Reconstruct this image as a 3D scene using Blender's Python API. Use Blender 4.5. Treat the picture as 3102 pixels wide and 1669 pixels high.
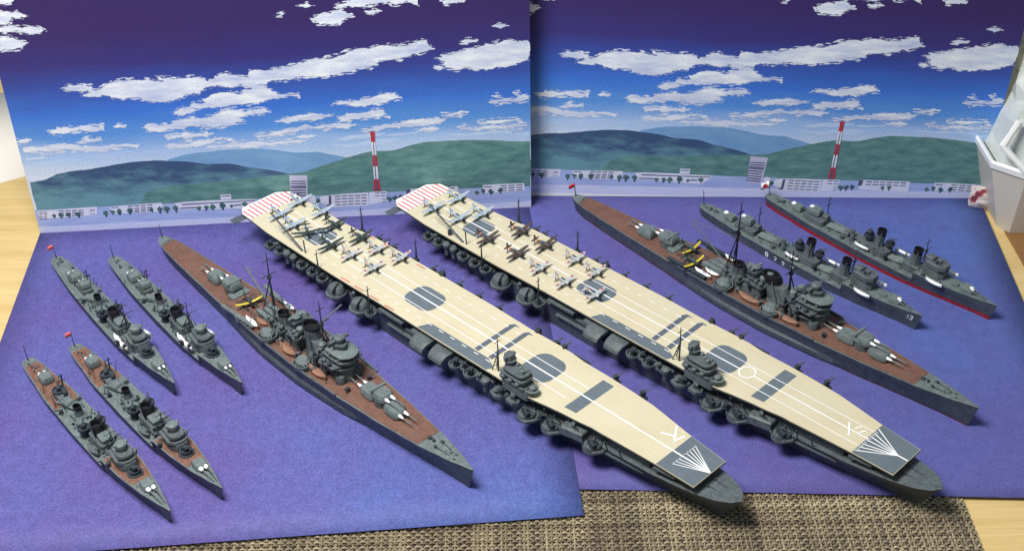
import bpy, bmesh, math, random
from math import sin, cos, pi, radians
from mathutils import Vector, Matrix
random.seed(7)
SC = bpy.context.scene
for o in list(bpy.data.objects): bpy.data.objects.remove(o)
COL = SC.collection
# ------------------------------------------------------------------ camera, light, exposure (1 unit = 10 cm)
cd = bpy.data.cameras.new('camera'); cam = bpy.data.objects.new('camera', cd); COL.objects.link(cam)
cd.sensor_fit = 'HORIZONTAL'; cd.sensor_width = 36; cd.lens = 46.76; cd.shift_y = -0.0007
cd.clip_start = .1; cd.clip_end = 200
_r = Vector((.9998486, -.01002223, -.0142246)); _u = Vector((.0174007, .57588003, .81734901)); _f = Vector((0, .81747278, -.57596723))
cam.matrix_world = Matrix(((_r.x, _u.x, -_f.x, 0), (_r.y, _u.y, -_f.y, 0), (_r.z, _u.z, -_f.z, 4.5743), (0, 0, 0, 1)))
SC.camera = cam
W = bpy.data.worlds.new('World'); SC.world = W; W.use_nodes = True
bg = W.node_tree.nodes['Background']; bg.inputs[0].default_value = (.74, .88, 1, 1); bg.inputs[1].default_value = .24
ld = bpy.data.lights.new('ceiling_lamp', 'AREA'); ld.shape = 'DISK'; ld.size = 3.0; ld.energy = 835; ld.color = (1, .98, .95)
lamp = bpy.data.objects.new('ceiling_lamp', ld); COL.objects.link(lamp)
lamp.location = (-2.4, 4.0, 7.2); lamp.rotation_euler = (Vector((0, 5.8, 0)) - Vector(lamp.location)).to_track_quat('-Z', 'Y').to_euler()
SC.view_settings.view_transform = 'Standard'; SC.view_settings.look = 'None'; SC.view_settings.exposure = 0; SC.view_settings.gamma = 1
SC.render.engine = 'CYCLES'
SC.render.resolution_x = 1024; SC.render.resolution_y = 550
# ------------------------------------------------------------------ materials
def lin(c): return tuple((v / 12.92 if v <= .04045 else ((v + .055) / 1.055) ** 2.4) for v in [x / 255 for x in c]) + (1,)
class NT:
    def __init__(s, name):
        s.m = bpy.data.materials.new(name); s.m.use_nodes = True; s.t = s.m.node_tree
        s.b = s.t.nodes['Principled BSDF']
    def n(s, typ, **kw):
        k = s.t.nodes.new(typ)
        for a, v in kw.items(): setattr(k, a, v)
        return k
    def l(s, a, b): s.t.links.new(a, b)
    def noise(s, vec, scale, detail=3, rough=.55):
        k = s.n('ShaderNodeTexNoise'); k.inputs['Scale'].default_value = scale; k.inputs['Detail'].default_value = detail; k.inputs['Roughness'].default_value = rough
        s.l(vec, k.inputs['Vector']); return k.outputs['Fac']
    def ramp(s, fac, stops):
        k = s.n('ShaderNodeValToRGB'); e = k.color_ramp.elements
        while len(e) > 1: e.remove(e[-1])
        e[0].position, e[0].color = stops[0]
        for p, c in stops[1:]:
            x = e.new(p); x.color = c
        s.l(fac, k.inputs['Fac']); return k.outputs['Color']
    def mix(s, fac, a, b, mode='MIX'):
        k = s.n('ShaderNodeMix', data_type='RGBA', blend_type=mode)
        if isinstance(fac, float): k.inputs[0].default_value = fac
        else: s.l(fac, k.inputs[0])
        for v, i in ((a, 6), (b, 7)):
            if isinstance(v, tuple): k.inputs[i].default_value = v
            else: s.l(v, k.inputs[i])
        return k.outputs[2]
    def bump(s, h, strength, dist=.01):
        k = s.n('ShaderNodeBump'); k.inputs['Strength'].default_value = strength; k.inputs['Distance'].default_value = dist
        s.l(h, k.inputs['Height']); s.l(k.outputs[0], s.b.inputs['Normal'])
def sc(c, f): return tuple(min(1, v * f) for v in c[:3]) + (1,)
def mapping(T, out, scale):
    k = T.n('ShaderNodeMapping'); k.inputs['Scale'].default_value = scale; T.l(out, k.inputs['Vector']); return k.outputs[0]
def paint(name, rgb, rough=.5, var=.16, scale=14, bump=.05, spec=.35, metal=0, fine=90, worn=0, streak=None):
    T = NT(name); c = lin(rgb); tc = T.n('ShaderNodeTexCoord').outputs['Object']
    a = T.noise(tc, scale, 4); f = T.noise(tc, fine, 2)
    col = T.ramp(a, [(.3, sc(c, 1 - var)), (.7, sc(c, 1 + var))])
    col = T.mix(.35, col, T.ramp(f, [(.35, sc(c, 1 - var * 1.6)), (.65, sc(c, 1 + var * 1.6))]))
    if streak:
        s1 = T.noise(mapping(T, tc, (1.5, 60, 1)), 1.5, 3); s2 = T.noise(mapping(T, tc, (1, 1.6, 1)), 3, 3)
        col = T.mix(.3, col, T.mix(1.0, col, T.ramp(s1, [(.35, (.88, .88, .88, 1)), (.65, (1.09, 1.09, 1.09, 1))]), 'MULTIPLY'))
        col = T.mix(T.ramp(s2, [(.42, (0, 0, 0, 1)), (.68, (.55, .55, .55, 1))]), col, lin(streak))
    if worn:      # dry-brushed lighter paint rubbed onto the edges
        bv = T.n('ShaderNodeBevel', samples=4); bv.inputs['Radius'].default_value = .0045
        ge = T.n('ShaderNodeNewGeometry'); dt = T.n('ShaderNodeVectorMath', operation='DOT_PRODUCT')
        T.l(bv.outputs[0], dt.inputs[0]); T.l(ge.outputs['Normal'], dt.inputs[1])
        k = T.ramp(dt.outputs['Value'], [(.80, (worn, worn, worn, 1)), (.985, (0, 0, 0, 1))])
        col = T.mix(k, col, sc(c, 1.75))
    T.l(col, T.b.inputs['Base Color']); T.b.inputs['Roughness'].default_value = rough
    T.b.inputs['Specular IOR Level'].default_value = spec; T.b.inputs['Metallic'].default_value = metal
    if bump: T.bump(f, bump, .004)
    return T.m
GREY = paint('ship_grey_paint', (90, 98, 101), .5, .36, 26, worn=.9)
HULLG = paint('hull_shaded_grey', (70, 77, 86), .5, .34, 22, worn=.6)  # same grey as the rest of the ship, with the side shade painted in
DECKG = paint('steel_deck_paint', (106, 116, 116), .6, .3, 26, worn=.8)
DARKG = paint('dark_grey_paint', (56, 63, 70), .5, .3, worn=.6)
BLACK = paint('black_paint', (26, 27, 32), .5)
BROWN = paint('linoleum_brown_paint', (116, 84, 72), .65, .26, 16)
BROWN2 = paint('worn_brown_paint', (122, 88, 74), .65, .34, 30)
TAN = paint('flight_deck_tan_paint', (207, 197, 166), .65, .06, 6, .03, streak=(208, 202, 176))
MARK = paint('deck_marking_grey', (100, 111, 119), .65, .12, 12)
MARKD = paint('deck_marking_slate', (92, 100, 114), .65, .12, 12)
WHITE = paint('white_paint', (245, 245, 245), .45, .03, 20, 0)
CANVAS = paint('white_canvas_paint', (250, 250, 250), .35, .03, 20, 0, .5)
RED = paint('red_paint', (205, 40, 42), .5, .1)
REDH = paint('red_waterline_paint', (150, 34, 40), .5, .25, 20)
SILVER = paint('pale_grey_aircraft_paint', (164, 178, 190), .4, .08, 30, 0, .5)
ZERO = paint('light_grey_aircraft_paint', (178, 182, 184), .45, .06, 30, 0, .5)
GREEN = paint('dark_green_aircraft_paint', (54, 66, 60), .5, .15, 30, 0)
MAROON = paint('brown_aircraft_paint', (82, 70, 66), .5, .15, 30, 0)
ORANGE = paint('orange_paint', (226, 120, 40), .5, .1, 30, 0)
YELLOW = paint('yellow_paint', (214, 190, 60), .5, .1, 30, 0)
GLASS = paint('dark_canopy_paint', (70, 92, 120), .2, .1, 30, 0, .6)
REDD = paint('dark_red_boot_paint', (92, 40, 48), .55, .3, 20)
DARKW = paint('dark_wood', (74, 60, 40), .5, .3, 3)
WOODB = paint('boat_wood_paint', (150, 112, 92), .6, .15, 20)
PINKF = paint('faded_flag_red', (236, 112, 112), .6, .08, 30, 0)
# ------------------------------------------------------------------ mesh helpers
class MB:
    def __init__(s): s.v = []; s.f = []; s.uv = None
    def add(s, vs, fs):
        b = len(s.v); s.v += [tuple(v) for v in vs]; s.f += [tuple(b + i for i in f) for f in fs]; return s
    def loft(s, rings, cap0=True, cap1=True, closed=True):
        n = len(rings[0]); vs = [p for r in rings for p in r]; fs = []
        for i in range(len(rings) - 1):
            for j in range(n if closed else n - 1):
                k = (j + 1) % n; fs.append((i * n + j, i * n + k, (i + 1) * n + k, (i + 1) * n + j))
        if cap0: fs.append(tuple(reversed(range(n))))
        if cap1: fs.append(tuple(range((len(rings) - 1) * n, len(rings) * n)))
        return s.add(vs, fs)
    def prism(s, poly, z0, z1, k=1.0, cx=None, cy=None):
        if cx is None: cx = sum(p[0] for p in poly) / len(poly); cy = sum(p[1] for p in poly) / len(poly)
        return s.loft([[(x, y, z0) for x, y in poly], [(cx + (x - cx) * k, cy + (y - cy) * k, z1) for x, y in poly]])
    def slab(s, poly, z0, z1, b=.15):     # prism with a chamfered top edge
        cx = sum(p[0] for p in poly) / len(poly); cy = sum(p[1] for p in poly) / len(poly); h = z1 - z0
        m = max(max(abs(x - cx), abs(y - cy)) for x, y in poly); k = 1 - min(.4, b * h / m)
        return s.loft([[(x, y, z0) for x, y in poly], [(x, y, z1 - h * b) for x, y in poly], [(cx + (x - cx) * k, cy + (y - cy) * k, z1) for x, y in poly]])
    def box(s, c, d, rz=0, b=.12):
        hx, hy = d[0] / 2, d[1] / 2; C_, S_ = cos(rz), sin(rz)
        P = [(c[0] + x * C_ - y * S_, c[1] + x * S_ + y * C_) for x, y in ((-hx, -hy), (hx, -hy), (hx, hy), (-hx, hy))]
        return s.slab(P, c[2] - d[2] / 2, c[2] + d[2] / 2, b)
    def tube(s, pts, r, n=6, caps=True):
        if not isinstance(r, (list, tuple)): r = [r] * len(pts)
        P = [Vector(p) for p in pts]; rings = []
        for i, p in enumerate(P):
            d = (P[min(i + 1, len(P) - 1)] - P[max(i - 1, 0)]).normalized()
            a = d.orthogonal().normalized() if i == 0 else (a0 - d * a0.dot(d)).normalized()
            a0 = a; e = d.cross(a)
            rings.append([p + (a * cos(2 * pi * j / n) + e * sin(2 * pi * j / n)) * r[i] for j in range(n)])
        return s.loft(rings, caps, caps)
    def lathe(s, prof, c=(0, 0, 0), n=12, sx=1, sy=1, caps=True):
        return s.loft([[(c[0] + r * cos(2 * pi * j / n) * sx, c[1] + r * sin(2 * pi * j / n) * sy, c[2] + z) for j in range(n)] for r, z in prof], caps, caps)
    def tub(s, c, r, h, w=.006, n=14): return s.lathe([(r * .8, -h * .25), (r * .96, 0), (r, h), (r - w, h), (r - w, h * .35)], c, n)
    def build(s, name, mat, parent=None, smooth=True, uv=None):
        me = bpy.data.meshes.new(name); me.from_pydata([tuple(v) for v in s.v], [], s.f); me.validate(); me.update()
        bm = bmesh.new(); bm.from_mesh(me); bmesh.ops.recalc_face_normals(bm, faces=bm.faces); bm.to_mesh(me); bm.free()
        if smooth and len(me.polygons):
            for p in me.polygons: p.use_smooth = True
            me.set_sharp_from_angle(angle=radians(32))
        if uv:
            L = me.uv_layers.new(name='uv')
            for lp in me.loops:
                co = me.vertices[lp.vertex_index].co; L.data[lp.index].uv = uv(co)
        me.materials.append(mat)
        o = bpy.data.objects.new(name, me); COL.objects.link(o)
        if parent: o.parent = parent
        return o
def tag(o, label=None, cat=None, group=None, kind=None):
    if label: o['label'] = label
    if cat: o['category'] = cat
    if group: o['group'] = group
    if kind: o['kind'] = kind
    return o
def empty(name, loc, rz, label, cat, group=None):
    o = bpy.data.objects.new(name, None); COL.objects.link(o); o.empty_display_size = .05
    o.location = loc; o.rotation_euler = (0, 0, rz); return tag(o, label, cat, group)
def kids(o): return [c for c in COL.objects if c.parent == o]
def copy_tree(o, parent=None):
    c = o.copy(); COL.objects.link(c)
    if parent: c.parent = parent
    for ch in kids(o): copy_tree(ch, c)
    return c
def ell(cx, cy, rx, ry, n=16, a0=0): return [(cx + rx * cos(a0 + 2 * pi * i / n), cy + ry * sin(a0 + 2 * pi * i / n)) for i in range(n)]
def rrect(x0, y0, x1, y1, r, n=3):
    P = []
    for cx, cy, a in ((x1 - r, y1 - r, 0), (x0 + r, y1 - r, pi / 2), (x0 + r, y0 + r, pi), (x1 - r, y0 + r, 1.5 * pi)):
        for i in range(n + 1): P.append((cx + r * cos(a + i * pi / 2 / n), cy + r * sin(a + i * pi / 2 / n)))
    return P
def interp(T, x):
    if x <= T[0][0]: return T[0][1:]
    for a, b in zip(T, T[1:]):
        if x <= b[0]:
            k = (x - a[0]) / (b[0] - a[0] + 1e-9); k = k * k * (3 - 2 * k) * .35 + k * .65
            return tuple(p + (q - p) * k for p, q in zip(a[1:], b[1:]))
    return T[-1][1:]
CLOUDS=[[(0.061,1.591),(0.204,1.574),(0.163,1.54),(0.124,1.536),(0.086,1.536)],[(0.057,1.493),(0.095,1.491),(0.149,1.478),(0.189,1.486),(0.249,1.457),(0.154,1.457),(0.131,1.421),(0.095,1.412),(0.051,1.425)],[(0.048,1.372),(0.112,1.401),(0.168,1.393),(0.225,1.39),(0.282,1.387),(0.314,1.364),(0.274,1.35),(0.207,1.354),(0.163,1.372),(0.094,1.365)],[(0.03,1.336),(0.088,1.338),(0.142,1.32),(0.193,1.29),(0.159,1.265),(0.099,1.257),(0.039,1.249)],[(0.342,0.996),(0.39,1.016),(0.449,1.013),(0.516,0.998),(0.511,0.97),(0.45,0.968),(0.392,0.977)],[(0.445,0.94),(0.51,0.965),(0.574,0.99),(0.597,1.005),(0.671,1.029),(0.741,1.031),(0.81,1.022),(0.878,1.013),(0.937,1.009),(0.892,1.037),(0.961,1.033),(1.059,1.02),(1.169,1.014),(1.186,0.996),(1.272,1.037),(1.332,1.033),(1.38,1.014),(1.43,1.011),(1.44,1.05),(1.565,1.049),(1.587,1.059),(1.709,1.075),(1.772,1.094),(1.844,1.107),(1.979,1.122),(2.065,1.157),(2.155,1.157),(2.257,1.174),(2.327,1.165),(2.409,1.18),(2.49,1.19),(2.499,1.168),(2.523,1.144),(2.466,1.119),(2.405,1.111),(2.363,1.091),(2.292,1.084),(2.21,1.082),(2.188,1.056),(2.116,1.037),(2.064,1.028),(1.969,1.005),(1.862,0.988),(1.772,0.993),(1.68,0.987),(1.598,0.985),(1.495,0.963),(1.441,0.943),(1.374,0.969),(1.311,0.95),(1.262,0.964),(1.171,0.957),(1.126,0.926),(1.055,0.924),(1.02,0.897),(0.936,0.879),(0.856,0.883),(0.787,0.893),(0.78,0.91),(0.721,0.914),(0.65,0.912),(0.611,0.92),(0.604,0.937),(0.523,0.93)],[(1.139,0.879),(1.244,0.908),(1.306,0.916),(1.365,0.901),(1.418,0.921),(1.442,0.949),(1.513,0.95),(1.55,0.914),(1.587,0.889),(1.709,0.883),(1.717,0.865),(1.585,0.867),(1.523,0.864),(1.469,0.838),(1.356,0.833),(1.213,0.829),(1.08,0.825),(1.063,0.843),(1.156,0.855)],[(0.954,0.797),(0.999,0.824),(1.06,0.826),(1.104,0.812),(1.054,0.786),(0.982,0.784)],[(0.752,0.715),(0.788,0.719),(0.88,0.72),(0.955,0.739),(1.06,0.757),(1.184,0.767),(1.227,0.782),(1.351,0.793),(1.433,0.794),(1.495,0.796),(1.528,0.777),(1.45,0.764),(1.367,0.757),(1.314,0.742),(1.372,0.716),(1.276,0.692),(1.172,0.686),(1.081,0.697),(0.968,0.691),(0.885,0.684),(0.802,0.683)],[(0.192,0.712),(0.262,0.732),(0.304,0.741),(0.353,0.732),(0.446,0.741),(0.537,0.737),(0.528,0.716),(0.419,0.705),(0.316,0.699),(0.215,0.703)],[(0.585,0.725),(0.618,0.738),(0.663,0.732),(0.656,0.724),(0.604,0.718)],[(0.016,0.669),(0.057,0.673),(0.076,0.66),(0.05,0.644),(0.015,0.646)],[(0.348,0.632),(0.386,0.642),(0.5,0.651),(0.497,0.636),(0.424,0.628),(0.362,0.626)],[(0.023,0.61),(0.135,0.613),(0.27,0.625),(0.35,0.615),(0.387,0.595),(0.5,0.594),(0.725,0.593),(0.702,0.576),(0.547,0.573),(0.392,0.57),(0.209,0.575),(0.027,0.582)],[(0.868,0.644),(0.982,0.649),(1.005,0.666),(1.074,0.65),(1.178,0.652),(1.124,0.635),(0.999,0.631),(0.895,0.625)],[(0.878,0.578),(0.961,0.585),(1.067,0.603),(1.203,0.61),(1.29,0.602),(1.252,0.589),(1.115,0.576),(0.989,0.565),(0.885,0.562)],[(1.113,0.558),(1.27,0.573),(1.427,0.576),(1.634,0.57),(1.738,0.568),(1.685,0.555),(1.528,0.552),(1.422,0.538),(1.266,0.543),(1.121,0.548)],[(1.897,0.807),(1.954,0.817),(2.026,0.816),(2.1,0.833),(2.152,0.839),(2.194,0.856),(2.277,0.858),(2.291,0.84),(2.326,0.82),(2.253,0.813),(2.231,0.796),(2.159,0.8),(2.096,0.781),(2.024,0.785),(2.004,0.794)],[(1.551,0.711),(1.63,0.725),(1.757,0.747),(1.91,0.729),(1.836,0.717),(1.711,0.708),(1.648,0.697)],[(1.93,0.714),(1.988,0.728),(2.061,0.73),(2.135,0.749),(2.207,0.751),(2.211,0.727),(2.173,0.7),(2.11,0.698),(2.048,0.701),(1.984,0.685),(1.931,0.676),(1.944,0.695)],[(1.41,0.613),(1.516,0.628),(1.591,0.648),(1.728,0.666),(1.852,0.668),(1.952,0.671),(2.029,0.655),(1.991,0.643),(1.876,0.643),(1.798,0.648),(1.661,0.628),(1.535,0.612),(1.44,0.602)],[(1.636,0.586),(1.721,0.601),(1.804,0.596),(1.74,0.584)],[(2.045,0.606),(2.147,0.63),(2.274,0.653),(2.38,0.671),(2.505,0.672),(2.584,0.665),(2.546,0.644),(2.44,0.632),(2.293,0.628),(2.166,0.611),(2.092,0.6)],[(2.204,0.701),(2.251,0.702),(2.24,0.694)],[(2.396,0.595),(2.46,0.613),(2.523,0.611),(2.544,0.605),(2.48,0.59),(2.427,0.587)],[(2.548,0.691),(2.632,0.704),(2.727,0.71),(2.716,0.699),(2.632,0.689),(2.569,0.686)],[(2.644,0.602),(2.703,0.617),(2.713,0.608),(2.671,0.598)],[(2.691,0.587),(2.819,0.604),(2.946,0.599),(3.083,0.601),(3.083,0.589),(2.924,0.584),(2.776,0.579)],[(2.777,0.628),(2.883,0.639),(3.02,0.647),(3.063,0.641),(2.946,0.627),(2.819,0.619)],[(2.844,0.763),(2.928,0.782),(3.033,0.791),(3.093,0.797),(3.093,0.776),(2.99,0.763),(2.885,0.757)],[(3.007,0.82),(3.033,0.828),(3.049,0.822),(3.022,0.815)],[(2.881,0.807),(2.897,0.818),(2.913,0.808),(2.886,0.801)],[(2.55,1.076),(2.592,1.096),(2.648,1.101),(2.689,1.108),(2.771,1.126),(2.812,1.141),(2.874,1.152),(2.935,1.162),(3.087,1.163),(3.088,1.037),(3.015,1.018),(2.911,1.001),(2.829,0.988),(2.777,0.989),(2.716,1.006),(2.664,0.991),(2.604,1.011),(2.584,1.029),(2.595,1.051)],[(2.522,1.016),(2.563,1.023),(2.583,1.013),(2.542,1.007)],[(2.692,1.174),(2.723,1.189),(2.783,1.177),(2.732,1.167)],[(2.887,1.269),(2.927,1.274),(2.967,1.265),(2.927,1.25)],[(1.845,1.366),(1.886,1.388),(1.946,1.39),(1.966,1.4),(2.006,1.403),(2.044,1.386),(2.072,1.368),(2.021,1.349),(1.989,1.324),(1.954,1.32),(1.92,1.333),(1.88,1.324)],[(1.979,1.431),(2.01,1.446),(2.07,1.464),(2.092,1.494),(2.446,1.488),(2.452,1.414),(2.385,1.449),(2.324,1.425),(2.276,1.449),(2.216,1.436),(2.146,1.423),(2.058,1.433),(2.008,1.425)],[(2.592,1.434),(2.622,1.443),(2.663,1.467),(2.772,1.467),(2.701,1.428),(2.641,1.421),(2.606,1.417)],[(1.769,1.447),(1.819,1.46),(1.847,1.443),(1.817,1.434)],[(1.63,1.384),(1.691,1.408),(1.664,1.388)],[(2.153,1.386),(2.193,1.4),(2.232,1.387),(2.192,1.378)]]
FAINT=[[(0.028,0.544),(0.121,0.547),(0.181,0.539),(0.076,0.529),(0.024,0.526)],[(0.457,0.531),(0.574,0.554),(0.678,0.56),(0.655,0.543),(0.537,0.52),(0.486,0.521)],[(1.89,0.561),(1.997,0.585),(2.133,0.589),(2.217,0.591),(2.163,0.57),(2.026,0.559)],[(2.184,0.568),(2.312,0.585),(2.417,0.591),(2.395,0.574),(2.268,0.564)],[(2.458,0.559),(2.606,0.562),(2.818,0.562),(2.987,0.559),(2.987,0.54),(2.711,0.544)],[(2.976,0.523),(3.094,0.552),(3.093,0.498),(3.008,0.494)],[(0.029,0.502),(0.227,0.514),(0.402,0.516),(0.326,0.496),(0.117,0.478)],[(1.866,0.527),(2.077,0.538),(2.309,0.543),(2.265,0.522),(2.074,0.502),(1.926,0.501)]]
HILLS={'back':[(0.872,0.482),(0.948,0.502),(1.055,0.52),(1.212,0.528),(1.369,0.531),(1.472,0.519),(1.574,0.501),(1.646,0.485),(1.782,0.483),(1.86,0.46),(1.891,0.455),(1.921,0.444),(1.952,0.434),(2.001,0.384),(1.822,0.346),(1.592,0.285),(1.077,0.316),(0.88,0.402)],'left':[(0.016,0.371),(0.106,0.382),(0.187,0.419),(0.262,0.433),(0.367,0.439),(0.494,0.456),(0.643,0.477),(0.789,0.481),(0.953,0.465),(1.095,0.438),(1.241,0.432),(1.352,0.398),(1.506,0.365),(1.598,0.337),(1.576,0.135),(0.841,0.155),(0.015,0.159)],'right':[(0.699,0.258),(0.864,0.298),(0.97,0.304),(1.075,0.301),(1.288,0.316),(1.459,0.324),(1.598,0.337),(1.673,0.342),(1.772,0.373),(1.855,0.399),(1.952,0.43),(2.049,0.455),(2.124,0.469),(2.262,0.467),(2.327,0.488),(2.434,0.512),(2.583,0.515),(2.71,0.514),(2.837,0.504),(2.965,0.49),(3.098,0.482),(3.097,0.13),(2.371,0.149),(1.831,0.157),(1.576,0.135),(0.84,0.149),(0.628,0.15)]}
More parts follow.
